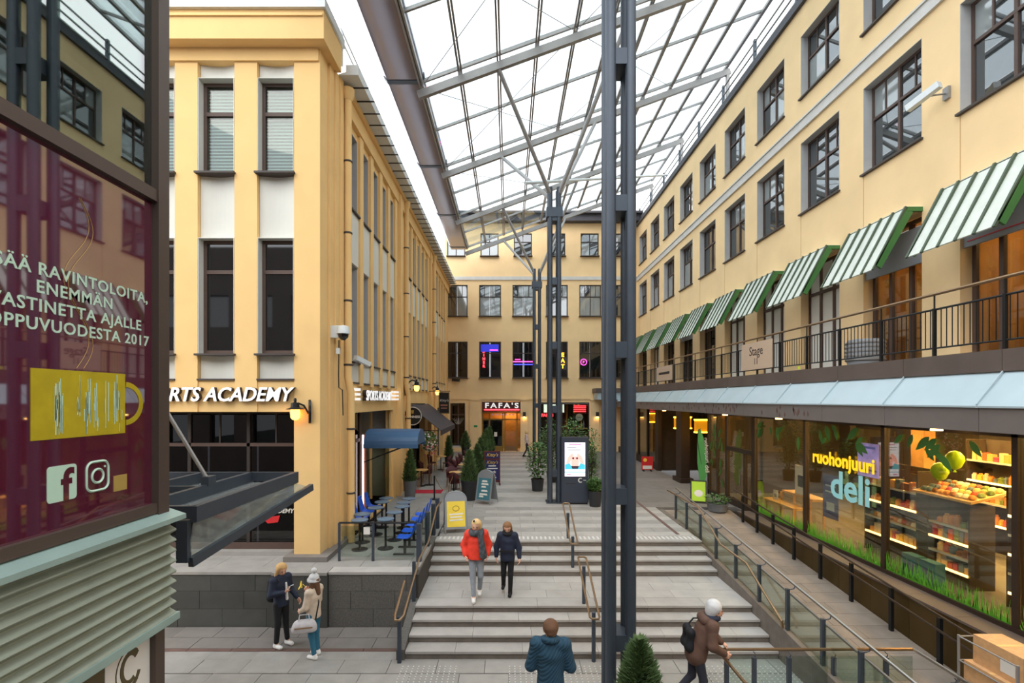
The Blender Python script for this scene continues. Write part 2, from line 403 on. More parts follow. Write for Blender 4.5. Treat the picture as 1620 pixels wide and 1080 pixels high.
struct(MB().box(-4.7,9.6,35.5,37,17.9,18.35).box(-4.7,9.6,35.2,37,18.35,18.5).build('trim_5', 'dark_roof'))
MB().add([(-4.7,35.4,18.5),(9.6,35.4,18.5),(9.6,38.5,19.0),(-4.7,38.5,19.0),(-4.7,41,18.5),(9.6,41,18.5)],[(0,1,2,3),(3,2,5,4),(0,3,4),(1,5,2)]).build('roof_back', 'dark_roof', kind='structure')
for x0, x1 in ((-2.85,-2.2), (.85,1.4), (6.0,6.6)):
    struct(MB().mbox(WB,x0,x1,1.2,4.95,-.12,.02).mbox(WB,x0-.06,x1+.06,4.95,5.06,-.18,.02).mbox(WB,x0-.03,x1+.03,1.2,1.5,-.15,.02).build('pillar_back', 'stucco'))
mat('blind_green', (170,190,186), .6); mat('blind_grey', (84,92,94), .8)
# ================================================================ unseen building behind the camera, added to darken reflections and light from behind
WQ = lambda u, v, d: (u, -10-d, v)
hq = [(x, x+1.7, z, z+2.2) for x in range(-42, 43, 3) for z in (2, 6, 10)]
wall('wall_rear_unseen', WQ, -45, 45, -.02, 15.5, hq, 'stone_brown', .3)
MB().box(-45,45,-10.5,-10.32,0,15.4).build('wall_rear_unseen_glazing', 'pane', kind='structure')
# ================================================================ left building
def z_(v): return v
lb = struct(thing('wall_left_front', (-6.5, 11.75, 1.2)))
FX = [(-11.67,-10.81), (-10.25,-9.39), (-8.83,-7.97), (-7.41,-6.55), (-5.99,-5.13)]
for x0, x1 in ((-12.2,-11.68), (-10.8,-10.26), (-9.38,-8.84), (-7.96,-7.42), (-6.54,-6.0)): MB().box(x0,x1,11.75,12.2,4.71,13.05).build('pilaster', 'stucco_left', lb)
MB().box(-5.12,-4.5,11.75,12.25,1.32,13.36).build('corner_pier', 'stucco_left', lb)
for k, (xa, ya, yb) in enumerate(((-4.44,12.255,12.52), (-4.39,12.525,12.77), (-4.35,12.775,12.99))): MB().box(-5.1,xa,ya,yb,1.32,13.36).build('pier_step', 'stucco_left', lb)
MB().box(-5.28,-4.25,11.52,13.3,1.2,1.32).build('plinth', 'granite_dark', lb)
MB().box(-12.2,-5.12,11.78,12.15,4.71,5.5).build('lintel', 'stucco_left', lb)
for x0, x1 in FX:
    for z0, z1 in ((5.5,6.1), (8.86,10.42), (12.67,13.1)):
        n = 8; poly = [(x0+(x1-x0)*i/n, 11.86+.07*math.sin(math.pi*i/n)) for i in range(n+1)]+[(x1,12.15),(x0,12.15)]
        p = MB(); p.prism(poly, lambda u,v,d:(u,v,d), z0, z1); p.build('panel', 'white_panel', lb)
    MB().box(x0-.02,x1+.02,11.73,12.0,5.46,5.5).build('ledge', 'sill_dark', lb)
    for z0, z1, tr in ((6.1,8.86,.72), (10.42,12.67,.66)):
        wo = window(WF, x0, x1, z0, z1, .2, cols=1, transom=tr, small=1, bars=.09, pane='pane_dark' if z0 < 8 else 'clear_glass', reveal='white_panel')
        if z0 > 8:
            MB().box(x0,x1,12.3,12.33,z0,z1).build('room_back', 'blind_grey', wo)
            for q in range(26): MB().add([(x0+.06,12.06,z0+.1+q*.08),(x1-.06,12.06,z0+.1+q*.08),(x1-.06,12.1,z0+.155+q*.08),(x0+.06,12.1,z0+.155+q*.08)],[(0,1,2,3)]).build('blind_slat', 'blind_green', wo)
MB().box(-12.2,-4.525,11.7,12.2,13.05,13.345).build('architrave', 'stucco_left', lb)
MB().box(-12.2,-4.28,11.4,12.6,13.35,14.02).build('cornice', 'stucco_left', lb)
MB().box(-12.2,-4.3,11.36,11.4,13.86,13.92).build('cornice_lip', 'stucco_left', lb)
MB().box(-12.2,-4.22,11.32,12.7,14.02,14.24).build('parapet_cap', 'gutter_white', lb)
MB().box(-12.1,-5.02,19.7,36.4,0,13.9).box(-12.1,-6.12,14,19.7,0,13.9).build('wall_left_core', 'interior_core', kind='structure')
MB().box(-12.2,-5,12.4,36,13.9,14.1).build('roof_left', 'dark_roof', kind='structure')
sf = struct(thing('wall_left_side', (-4.45, 24, 1.2)))
holes = []; BAY = [[13.76+1.12*k for k in range(5)], [21.4+1.12*k for k in range(5)], [29.6+1.12*k for k in range(4)]]
SWN = [y for B in BAY for y in B]
for y0 in SWN: holes += [(y0, y0+.7, 6.08, 8.85), (y0, y0+.7, 10.36, 12.54)]
SH = [(14.0,19.0,1.2,4.62), (21.6,26.2,1.2,4.6), (29.8,33.5,1.2,4.5)]
wall('wall_left', WS, 13.0, 36.1, 1.15, 13.35, holes+SH, 'stucco_left', .3)
for y0 in SWN:
    for z0, z1 in ((6.08,8.85), (10.36,12.54)):
        window(WS, y0, y0+.7, z0, z1, .2, cols=1, transom=.7, small=1, bars=.06, pane='pane_dark', reveal='reveal_grey', rev_d=0)
    for z0, z1 in ((5.5,6.03), (8.86,10.3)):
        MB().mbox(WS,y0-.02,y0+.72,z0,z1,-.035,0).build('panel', 'white_panel', sf)
    MB().mbox(WS,y0-.03,y0+.73,5.46,5.5,-.06,0).build('ledge', 'sill_dark', sf)
for B in BAY:
    for y0 in B: MB().mbox(WS,y0+.74,y0+1.08,5.4,12.75,-.08,0).build('rib', 'stucco_left', sf)
for y0 in (19.45, 27.1):
    for k in range(3): MB().mbox(WS,y0+k*.3,y0+k*.3+.22,1.2,13.1,-.2+.05*k,0).build('pier_step', 'stucco_left', sf)
MB().mbox(WS,13.3,36,12.75,13.35,-.12,0).build('architrave', 'stucco_left', sf)
MB().mbox(WS,13.3,36,13.2,13.36,-.2,0).build('soffit', 'stucco_left', sf)
gu = thing('eaves_gutter', (-3.95, 24, 13.4), 'pale metal eaves gutter with brackets along the left building', 'gutter')
MB().prism([(-.62,13.36),(-.62,13.62),(-.3,13.62),(-.3,13.44),(-.05,13.36)], lambda u,v,d:(-4.45-u-.05,d,v), 12.7, 35.8).build('trough', 'gutter_white', gu)
for k in range(38): piece('bracket', 'steel_black', gu, -4.4, -3.76, 13.2+k*.6, 13.24+k*.6, 13.34, 13.36)
rg = thing('eaves_railing', (-4.2, 24, 14.1), 'thin pale snow guard railing above the left eaves', 'railing')
for z in (14.25, 14.5): MB().bar((-4.3,12.6,z),(-4.3,35.6,z),.03).build('rail', 'gutter_white', rg)
for k in range(16): piece('post', 'gutter_white', rg, -4.32, -4.28, 12.7+k*1.5, 12.74+k*1.5, 13.6, 14.5)
for nm, yy, lab in (('downpipe', 13.12, 'yellow painted downpipe at the front corner of the left building'), ('downpipe', 20.6, 'yellow painted downpipe between the first two window bays'), ('downpipe', 28.3, 'yellow painted downpipe farthest along the left building')):
    d = thing(nm, (-4.28, yy, 1.2), lab, 'downpipe', 'downpipes of the left building')
    MB().tube([(-4.28,yy,13.0),(-4.28,yy,5.6),(-4.2,yy,5.2),(-4.2,yy,1.22)], .1, 12).build('pipe', 'stucco_left', d)
    MB().lathe([(.11,0),(.17,.16),(.17,.3),(.02,.3)], (-4.28,yy,12.95), 12).build('hopper', 'stucco_left', d)
    for z in (11.3,9.4,7.6,5.9,4.2,2.5): MB().lathe([(.108,0),(.118,.01),(.118,.04),(.108,.05)], (-4.28 if z > 5.5 else -4.2,yy,z), 12).build('collar', 'sill_dark', d)
# ================================================================ glass roof
def roofz(X): return 15.5+(X+2.9)*.365
RAF = [4.5, 10.4, 16.3, 22.2, 28.1, 34.0]; PUR = [-2.9+1.28*k for k in range(11)]
gr = thing('courtyard_glass_canopy', (3.5, 20, 15.5), 'sloping steel and glass roof over the courtyard', 'roof', kind='thing')
for yr in RAF:
    MB().bar((-3.0,yr,roofz(-3)-.42),(9.95,yr,roofz(9.95)-.42),.16,.25).build('rafter', 'steel_roof', gr)
    MB().bar((-3.0,yr,roofz(-3)),(9.95,yr,roofz(9.95)),.07,.12).build('glazing_bar', 'steel_roof', gr)
    for X in PUR[1::2]: MB().bar((X,yr,roofz(X)-.25),(X,yr,roofz(X)),.1).build('bracket', 'steel_roof', gr)
    MB().bar((9.85,yr,roofz(9.85)-.4),(9.85,yr,17.9),.14).build('support', 'steel_roof', gr)
SUB = sorted(RAF+[(RAF[i]+RAF[i+1])/2 for i in range(5)])
for yr in SUB[1::2]: MB().bar((-3.0,yr,roofz(-3)),(9.95,yr,roofz(9.95)),.07,.1).build('glazing_bar', 'steel_roof', gr)
for X in PUR:
    for dx in (-.042, .042): MB().bar((X+dx,4.5,roofz(X+dx)-.06),(X+dx,34.05,roofz(X+dx)-.06),.06,.12).build('purlin', 'steel_roof', gr)
for i in range(len(PUR)-1):
    X0, X1 = PUR[i]+.08, PUR[i+1]-.08
    pm = MB().add([(X0,.04,roofz(X0)),(X1,.04,roofz(X1)),(X1,2.91,roofz(X1)),(X0,2.91,roofz(X0)),(X0,.04,roofz(X0)+.012),(X1,.04,roofz(X1)+.012),(X1,2.91,roofz(X1)+.012),(X0,2.91,roofz(X0)+.012)],
        [(0,3,2,1),(4,5,6,7),(0,1,5,4),(1,2,6,5),(2,3,7,6),(3,0,4,7)]).mesh('roof_pane', 'roof_glass', Vector((3.5,20,15.5)))
    for yr in SUB[:-1]: link('pane', pm, gr, off=(0,yr,0))
cb = [((0,1),(4,2)),((4,1),(8,2)),((0,2),(4,1)),((4,2),(8,1)),((0,3),(4,2)),((4,3),(8,2)),((0,2),(4,3)),((4,2),(8,3)),((8,1),(10,2)),((0,3),(4,4)),((4,3),(8,4))]
for (i,j),(k,l) in cb:
    X0, X1 = PUR[i], PUR[k]; MB().tube([(X0,RAF[j],roofz(X0)-.2),(X1,RAF[l],roofz(X1)-.2)], .012, 5).build('tie_cable', 'steel_roof', gr)
du = thing('roof_gutter', (-3.55, 20, 15.4), 'broad dark mirror-like gutter box along the low roof edge', 'gutter')
MB().prism([(-4.1,15.62),(-4.0,15.5),(-2.88,15.5),(-2.8,15.62),(-2.8,15.75),(-4.1,15.75)], lambda u,v,d:(u,d,v), 4.3, 34.5).build('trough', 'mirror_duct', du)
for yr in RAF: MB().prism([(-4.12,15.61),(-4.01,15.48),(-2.87,15.48),(-2.78,15.61),(-2.78,15.77),(-4.12,15.77)], lambda u,v,d:(u,d,v), yr-.1, yr+.1).build('band', 'steel', du)
# tree columns of paired tubes
def column(yc, zb, lab, xc=1.8, top=12.8):
    o = thing('steel_column', (xc, yc, zb), lab, 'column', 'steel columns of the glass roof', kind='thing')
    for dx in (-.16, .16):
        for dy in (-.17, .17): MB().tube([(xc+dx,yc+dy,zb),(xc+dx,yc+dy,top)], .088, 12).build('tube', 'steel', o)
    z = zb+1.1
    while z < top:
        MB().box(xc-.12,xc+.12,yc-.22,yc+.22,z-.13,z+.13).build('spacer', 'steel', o); z += 2.35
    MB().box(xc-.3,xc+.3,yc-.3,yc+.3,zb,zb+.04).build('base_plate', 'steel', o)
    MB().box(xc-.3,xc+.3,yc-.26,yc+.26,top-1.1,top-.75).build('collar', 'steel', o)
    r0 = [r for r in RAF if r < yc][-1]; r1 = [r for r in RAF if r > yc][0]
    for X in (-.34, 3.9):
        for yr in (r0, r1):
            sx = -1 if X < xc else 1; sy = -1 if yr < yc else 1
            MB().tube([(xc+.16*sx,yc+.17*sy,top-.25),(X,yr,roofz(X)-.5)], .075, 10).build('branch', 'steel_roof', o)
    return o
column(8.1, 0, 'tall dark steel column of four tubes standing before the stairs', top=14.2)
column(18.3, 1.2, 'dark steel column beside the digital advertising totem', 1.68)
column(29.6, 1.2, 'farthest dark steel column, in front of the back facade', 1.68)
MB().tube([(.6,18.1,12.95),(9.4,29.2,18.3)], .06, 8).build('bracing_tube', 'gutter_white', label='pale slanting bracing tube from column head to the right eaves', cat='tube')
# ================================================================ terrace over the shops (right)
mat('fascia', (112,104,100), .5, var=.08, scale=2)
mat('green_paint', (62,112,58), .5, var=.06)
mat('awning_sheet', (206,212,202), .5, var=.06, scale=6, rnd=.03)
mat('rib_green', (70,84,64), .5)
mat('wood_warm', (196,142,70), .5, var=.15, scale=3, stretch=(1,1,8))
mat('wood_pale', (222,178,116), .5, var=.1, scale=3, stretch=(6,1,1))
mat('interior_dark', (66,54,42), .8, var=.1)
mat('interior_warm', (190,140,80), .8, var=.1)
mat('lamp_warm', (255,196,110), .5, emit=14); mat('lamp_shop', (255,204,124), .5, emit=110); mat('lamp_shelf', (255,196,110), .5, emit=5); mat('lamp_room', (255,206,140), .5, emit=26)
mat('lamp_yellow', (255,190,40), .5, emit=6)
mat('room_tan', (196,168,128), .8, var=.12, scale=1.2)
mat('sign_grey', (150,154,160), .5)
mat('sign_wood', (196,170,146), .6, var=.05, stretch=(1,1,10))
mat('ink', (40,36,34), .6)
mat('red', (200,40,44), .5)
mat('teal', (60,130,150), .5)
ter = struct(thing('floor_terrace', (8.7, 20, 5.4)))
MB().box(8.06,9.8,2,36,5.5,5.8).build('slab', 'joint', ter)
for k in range(17):
    y0 = 2+k*2.0; y1 = min(y0+1.992, 36)
    MB().box(8.0,8.1,y0,y1,5.46,5.82).build('fascia_stone', 'stone_brown', ter)
    MB().add([(7.58,y0,4.9),(8.04,y0,5.46),(8.04,y1,5.46),(7.58,y1,4.9),(7.58,y0,4.87),(8.04,y0,5.43),(8.04,y1,5.43),(7.58,y1,4.87)],[(0,1,2,3),(4,7,6,5),(0,3,7,4),(1,5,6,2),(0,4,5,1),(3,2,6,7)]).build('canopy_sheet', 'zinc', ter)
    MB().bar((7.58,y1,4.92),(8.02,y1,5.47),.02,.03).build('seam', 'zinc', ter)
    MB().box(7.62,7.68,y0,y1-.001,4.48,4.87).build('fascia_panel', 'fascia', ter)
MB().box(7.68,9.4,2,36,4.5,4.56).build('soffit', 'fascia', ter)
MB().box(8.02,9.4,2,36,5.8,5.82).build('deck', 'granite_dark', ter)
MB().box(6.2,8.2,34.6,36.05,5.0,5.5).build('corner_canopy', 'zinc', ter)
MB().box(6.1,8.2,34.5,36.05,5.5,5.8).build('corner_fascia', 'stone_brown', ter)
b = MB()
for k in range(60):
    yy = random.uniform(12.5, 34); zz = random.uniform(4.58,4.8); s_ = random.uniform(.05,.1)
    b.prism([(yy,zz-s_),(yy+s_*.5,zz),(yy,zz+s_),(yy-s_*.5,zz)], lambda u,v,d:(d,u,v), 7.612, 7.621)
b.build('leaf_print', 'kerb_red', ter, kind='stuff')
for yy, lab in ((8.9,'a'), (14.1,'b'), (17.6,'c'), (24.5,'d')):
    MB().lathe([(.05,0),(.09,-.03),(.09,-.06),(.02,-.06)], (7.72,yy,4.5), 10).build('downlight', 'lamp_shelf', ter)
# terrace railing
tr = thing('terrace_railing', (8.05, 18, 5.82), 'black metal balustrade with thin bars along the upper terrace', 'railing')
PY = [4.0+1.33*k for k in range(24)]
for yy in PY:
    MB().box(8.02,8.07,yy-.025,yy+.025,5.82,6.72).box(8.035,8.055,yy-.01,yy+.01,6.72,6.98).build('post', 'steel_black', tr)
for z, r in ((6.99,.03), (6.7,.02), (5.97,.016)): MB().tube([(8.045,3,z),(8.045,35.8,z)], r, 8).build('rail', 'steel_black' if z < 6.9 else 'brass_rail', tr)
bal = MB().box(-.006,.006,-.006,.006,0,.73).mesh('baluster', 'steel_black')
n = 0; yy = 4.0
while yy < 34 and n < 290:
    if abs((yy-4.0) % 1.33) > .05: link('baluster', bal, tr, off=Vector((8.045,yy,5.97))-ORG[tr]); n += 1
    yy += .115
def board(name, x, y0, y1, z0, z1, txt, lab, size):
    o = thing(name, (x,(y0+y1)/2,z0), lab, 'sign'); MB().box(x-.02,x+.0,y0,y1,z0,z1).build('board', 'sign_wood', o)
    for i, (s, sz, dz) in enumerate(txt): text('lettering', s, sz, 'ink', o, (x-.022,(y0+y1)/2,z1-dz), (0,-1,0), (0,0,1), .004)
    return o
board('terrace_sign', 8.0, 14.95, 16.9, 5.98, 6.86, (('Stage',.42,.42),('11',.3,.72)), 'wooden sign with two lines of black lettering on the terrace railing', .4)
board('terrace_sign', 8.0, 24.1, 26.6, 5.98, 6.72, (), 'small wooden sign on the far part of the terrace railing', .2)
tb = bpy.data.objects['terrace_sign.001']; MB().box(7.972,7.98,24.5,26.2,6.3,6.42).build('print', 'ink', tb)
MB().box(7.985,7.999,13.55,13.63,5.84,5.92).build('yellow_sticker', mat('sticker', (206,220,50), .5), label='small yellow green sticker on the terrace edge', cat='sticker')
# upper terrace rooms, doors
ur = struct(thing('wall_upper_rooms', (11, 20, 5.8)))
MB().box(12.6,12.7,2,36,5.8,9.6).build('back_wall', 'room_tan', ur); MB().box(9.75,12.7,2,36,9.5,9.6).build('ceiling', 'interior_warm', ur); MB().box(9.75,12.7,2,36,5.7,5.83).build('floor', 'interior_dark', ur)
for yy in (2.0, 10.7, 13.5, 16.3, 36.0): MB().box(9.76,12.6,yy-.04,yy+.04,5.83,9.5).build('partition', 'interior_warm' if yy < 14 else 'interior_dark', ur)
for yy in (6.5, 9.4, 12.0, 15):
    lp = thing('pendant_lamp', (10.9, yy, 9.0), 'glowing warm pendant lamp inside the terrace room, %s' % {6.5:'nearest the camera end', 9.4:'behind the door with the red lined sign', 12.0:'behind the tall brown windows', 15:'behind the door with the grey board'}[yy], 'lamp', 'terrace room lamps')
    MB().lathe([(.05,.12),(.2,0),(.2,-.03),(.05,-.03)], (10.9,yy,8.9), 12).build('shade', 'lamp_room', lp); MB().tube([(10.9,yy,9.0),(10.9,yy,9.5)], .01, 5).build('cord', 'ink', lp)
mat('door_white', (220,218,210), .6)
for i, (a, b_) in enumerate(RW):
    if b_ < 7: continue
    st_ = ['warm','warm','warm','board','white','white','white','dark','board','dark','white','dark'][min(i,11)]
    o = window(WR, a, b_, 5.84, 9.28, .25, cols=3, transom=.72, small=1, bars=.09, frame='frame_brown', pane={'warm':'clear_glass','board':'clear_glass','white':'door_white','dark':'pane_dark'}[st_], sill=False, kind='door')
    if st_ == 'board' or i == 2:
        s_ = thing('door_sign_board', WR((a+b_)/2, 8.2, .1), 'plain grey sign board over the terrace door %s' % ('with the red outline' if i == 2 else 'between white awnings' if i == 3 else 'farther back'), 'sign')
        MB().mbox(WR,a,b_,8.15,9.0,.06,.12).build('board', 'sign_grey', s_)
        if i == 2: MB().mbox(WR,a+.1,b_-.1,8.25,8.27,.05,.06).mbox(WR,a+.1,a+.12,8.27,8.85,.05,.06).build('red_outline', 'red', s_)
names = ['second nearest of the terrace awnings','largest and nearest terrace awning','awning above the tall brown windows']
AWL = {}
k = 0
for i, (a, b_) in enumerate(RW):
    if b_ < 7: continue
    lab = 'white sheet awning with green side frame, ' + ['in line nearest the camera','second from the near end of the row','third from the near end of the row','fourth from the near end of the row','fifth from the near end of the row','sixth from the near end of the row','seventh from the near end of the row','eighth from the near end of the row','ninth from the near end of the row','tenth and last in the row'][min(k, 9)]; k += 1
    o = thing('awning', (8.8, (a+b_)/2, 8), lab, 'awning', 'awnings of the upper terrace')
    T = (9.05, 9.36); B = (8.3, 7.97); wd = (b_-a)/5
    for c in range(5):
        y0 = a+c*wd+.02; y1 = a+(c+1)*wd-.02
        MB().add([(T[0],y0,T[1]),(T[0],y1,T[1]),(B[0],y1,B[1]),(B[0],y0,B[1]),(T[0]+.02,y0,T[1]-.015),(T[0]+.02,y1,T[1]-.015),(B[0]+.02,y1,B[1]-.015),(B[0]+.02,y0,B[1]-.015)],
                 [(0,1,2,3),(4,7,6,5),(0,4,5,1),(2,6,7,3),(0,3,7,4),(1,5,6,2)]).build('sheet', 'awning_sheet', o)
    for c in range(6):
        y0 = a+c*wd; MB().bar((T[0]-.02,y0,T[1]+.03),(B[0]-.02,y0,B[1]-.02),.04,.05,up=(0,1,0)).build('rib', 'rib_green', o)
    for y0 in (a, b_):
        MB().bar((T[0]+.06,y0,T[1]-.06),(B[0]+.09,y0,B[1]+.05),.05,.16,up=(-1,0,.5)).build('side_frame', 'green_paint', o)
        MB().box(T[0],9.4,y0-.03,y0+.03,T[1]-.08,T[1]+.02).build('arm', 'green_paint', o)
    MB().box(T[0],9.4,a,b_,T[1]+.02,T[1]+.035).build('top_sheet', 'awning_sheet', o)
    MB().bar((B[0]+.3,a,B[1]+.25),(B[0]+.3,b_,B[1]+.25),.05).build('cross_bar', 'green_paint', o)
# wall camera on the right building
cm = thing('security_camera', (9.4, 10.75, 11.5), 'white security camera on a wall arm between right windows', 'camera')
MB().tube([(9.38,10.55,11.55),(9.0,10.6,11.52)], .02, 6).build('arm', 'steel_roof', cm); MB().bar((9.05,10.35,11.62),(8.85,10.95,11.45),.13,.14).build('housing', 'gutter_white', cm)
MB().box(9.34,9.4,10.48,10.62,11.42,11.68).build('wall_plate', 'steel_roof', cm)
# things on the terrace
bt = thing('wicker_stool', (8.6, 11.9, 5.82), 'round grey wicker barrel stool on the terrace', 'stool'); MB().lathe([(.36,0),(.4,.2),(.4,.5),(.36,.62)], (8.6,11.9,5.82), 16).build('body', 'sign_grey', bt)
for z in (.1,.2,.3,.4,.5): MB().lathe([(.39,z),(.415,z+.02),(.415,z+.05),(.39,z+.07)], (8.6,11.9,5.82), 16).build('band', 'steel_roof', bt)
# ================================================================ ground floor shops (right)
GX = 8.08
mat('grass_print', (96,170,40), .6, rnd=.1); mat('leaf_print', (58,104,40), .6, rnd=.15)
MULL = [5.08, 7.83, 10.59, 13.41, 16.16]
sh = struct(thing('window_shopfront', (GX, 12, 1.3)))
for yy in MULL: MB().box(GX-.05,GX+.07,yy-.05,yy+.05,1.3,4.5).build('mullion', 'bronze_dark', sh)
MB().box(GX-.06,GX+.06,2.6,16.2,1.3,1.38).build('bottom_rail', 'bronze_dark', sh); MB().box(GX-.05,GX+.05,2.6,19.8,4.4,4.5).build('top_rail', 'bronze_dark', sh)
for a, b_ in zip([2.4]+MULL[:-1], MULL): piece('pane', 'shop_glass', sh, GX-.006, GX+.006, a+.05, b_-.05, 1.38, 4.4)
def leaf(b, y, z, L, ang, wdt=.38, x=GX-.012):
    pts = []
    for t in np.linspace(0, 1, 7): pts.append((t*L, math.sin(math.pi*t**.8)*L*wdt/2))
    pts += [(u, -v) for u, v in pts[-2:0:-1]]
    c, s = math.cos(ang), math.sin(ang)
    b.prism([(y+u*c-v*s, z+u*s+v*c) for u, v in pts], lambda u,v,d:(x-d,u,v), 0, .003)
for a, b_ in zip([2.4]+MULL[:-1], MULL):
    for k in range(9):
        b = MB(); leaf(b, random.uniform(a+.3,b_-.3), random.uniform(3.95,4.38), random.uniform(.28,.5), random.uniform(-2.6,-.5), x=GX-.012-.004*k); b.build('leaf_decal', 'leaf_print', sh)
    g = MB(); yy = a+.08
    while yy < b_-.08:
        h = random.uniform(.12,.42); l = random.uniform(-.08,.08); g.prism([(yy,1.38),(yy+.025,1.38),(yy+.012+l,1.38+h)], lambda u,v,d:(GX-.012-d,u,v), 0, .003); yy += .018
    g.build('grass_decal', 'grass_print', sh, kind='stuff')
text('lettering', 'ruohonjuuri', .46, mat('deli_yellow', (255,206,30), .5, emit=.25), sh, (GX-.07, 11.9, 3.37), (0,-1,0), (0,0,1), .006, bold=.012, sx=1.0)
text('lettering', 'deli', .92, mat('deli_blue', (140,196,200), .5, emit=.08), sh, (GX-.07, 11.6, 2.62), (0,-1,0), (0,0,1), .006, bold=.02, sx=1.05)
mat('poster_lilac', (168,150,206), .5, var=.25, scale=5); mat('poster_blue', (92,96,150), .5, var=.2, scale=4); mat('paper', (226,222,214), .6)
po = thing('window_poster', (GX-.015,11.07,3.27), 'lilac poster taped high on the deli window', 'poster'); MB().box(GX-.02,GX-.014,10.74,11.4,3.27,4.02).build('sheet', 'poster_lilac', po); MB().box(GX-.023,GX-.02,10.8,11.34,3.4,3.44).box(GX-.023,GX-.02,10.85,11.3,3.9,3.95).build('print', 'poster_blue', po)
po = thing('window_poster', (GX+.05,12.35,2.2), 'tall blue menu poster behind the deli window', 'poster'); MB().box(GX+.04,GX+.046,12.15,12.75,2.0,3.1).build('sheet', 'poster_blue', po); MB().box(GX+.036,GX+.04,12.3,12.6,2.2,2.4).box(GX+.036,GX+.04,12.25,12.65,2.8,2.84).box(GX+.036,GX+.04,12.25,12.65,2.65,2.69).build('print', 'paper', po)
# interior of the deli
room = struct(thing('wall_shop_room', (11, 12, 1.2)))
MB().box(13.4,13.5,2.4,20,1.2,4.6).build('back_wall', 'interior_dark', room); MB().box(8.2,13.5,2.4,20,1.16,1.22).build('floor', 'granite_dark', room)
MB().box(8.2,13.5,2.36,2.4,1.2,4.6).build('end_wall', 'interior_dark', room); MB().box(8.2,13.5,20,20.06,1.2,4.6).build('end_wall', 'interior_dark', room); MB().box(8.2,13.5,2.4,20,4.56,4.62).build('ceiling', 'interior_dark', room)
MB().box(10.6,10.9,12.6,13.0,1.2,4.5).build('pillar', 'interior_warm', room)
li = 0
for yy in (4.5, 7.0, 8.6, 9.8, 11.2, 12.6, 14.6, 17):
    for xx in (9.7, 11.4):
        li += 1
        l = thing('ceiling_lamp', (xx, yy, 4.5), 'warm strip lamp on the deli ceiling', 'lamp', 'deli ceiling lamps'); MB().box(xx-.35,xx+.35,yy-.06,yy+.06,4.46,4.5).build('diffuser', 'lamp_shop', l); MB().box(xx-.38,xx+.38,yy-.08,yy+.08,4.5,4.55).build('housing', 'ink', l)
PC = []
for i, c in enumerate([(226,170,90),(236,206,140),(196,84,52),(120,140,60),(240,226,196),(214,140,60),(90,110,120),(180,60,90),(150,96,50),(232,190,70)]): mat('goods%d' % i, c, .5, rnd=.15); PC.append('goods%d' % i)
def jar():
    return MB().lathe([(.4,-.5),(.5,-.46),(.5,.25),(.3,.36),(.3,.5)], (0,0,0), 10)
GM = {}
def goods(x, y, z, sx, sy, sz, kind, lab, grp):
    m = random.choice(PC)
    if (kind, m) not in GM:
        b = MB()
        if kind == 'jar': b = jar()
        elif kind == 'packet': b.prism([(-.5,-.5),(.5,-.5),(.46,.4),(.5,.5),(-.5,.5),(-.46,.4)], lambda u,v,d:(d,u,v), -.5, .5)
        else: b.lathe([(.3,-.5),(.5,-.3),(.48,.1),(.3,.42),(.08,.5)], (0,0,0), 8)
        GM[(kind, m)] = b.mesh('food_'+kind, m)
    o = link({'jar':'food_jar','packet':'food_packet','bun':'bread_roll'}[kind], GM[(kind, m)], label=lab, cat={'jar':'jar','packet':'packet','bun':'bread'}[kind], group=grp); o.location = (x,y,z+sz/2); o.scale = (sx,sy,sz); return o
def shelf_unit(x0, x1, y0, y1, tiers, lab, where, kinds):
    o = thing('shop_shelf', ((x0+x1)/2,(y0+y1)/2,1.22), lab, 'shelf', 'deli shelving')
    for yy in (y0, y1): MB().box(x0,x1,yy-.02,yy+.02,1.22,tiers[-1]+.5).build('side_panel', 'interior_dark', o)
    MB().box(x1-.03,x1,y0+.02,y1-.02,1.22,tiers[-1]+.5).build('back_panel', 'interior_dark', o)
    for i, z in enumerate(tiers):
        sbd = MB().box(x0,x1-.03,y0+.02,y1-.02,z-.03,z).build('shelf_board', 'wood_pale', o); MB().box(x0-.012,x0,y0+.02,y1-.02,z-.035,z+.01).build('price_rail', 'lamp_shelf' if i % 2 == 0 else 'paper', sbd)
        yy = y0+.05; kd = kinds[i % len(kinds)]
        while yy < y1-.12:
            s = random.uniform(.09,.15)
            goods(x0+.13, yy+s/2, z, .13, s*.92, random.uniform(.1,.24) if kd != 'bun' else .1, kd, {'jar':'small jar on the %s','packet':'small food packet on the %s','bun':'baked roll on the %s'}[kd] % where, '%s on the %s' % ({'jar':'jars','packet':'packets','bun':'rolls'}[kd], where))
            yy += s+.01
shelf_unit(9.1,9.75,11.0,12.6,[1.7,2.1,2.5,2.9],'lit food counter shelf behind the near deli window, left part','counter shelf by the window mullion',['packet','bun','jar','packet'])
shelf_unit(9.1,9.6,9.75,10.7,[1.5,1.8,2.1,2.4],'low dark shelf rack in the middle of the near deli window','low rack in the near window',['packet','jar'])
shelf_unit(9.1,9.6,8.2,9.0,[1.5,1.85,2.2,2.55,2.9],'tall lit shelf at the near edge of the deli window','tall shelf near the window edge',['jar','packet'])
shelf_unit(11.6,12.1,9.3,12.5,[2.0,2.5,3.0,3.5],'long lit wall shelf at the back of the deli','long wall shelf at the back',['jar','packet'])
ct = thing('bread_counter', (9.5, 10.2, 2.7), 'sloping basket of bread and pastries over the low rack', 'basket')
MB().prism([(9.0,2.95),(9.8,3.15),(9.8,3.2),(9.0,3.0)], lambda u,v,d:(u,d,v), 9.6, 11.0).build('tray', 'wood_pale', ct)
for i in range(9):
    for j in range(4): goods(9.12+j*.18, 9.7+i*.14, 3.02+j*.045, .15,.12,.1,'bun','baked roll in the sloping bread basket','rolls in the bread basket')
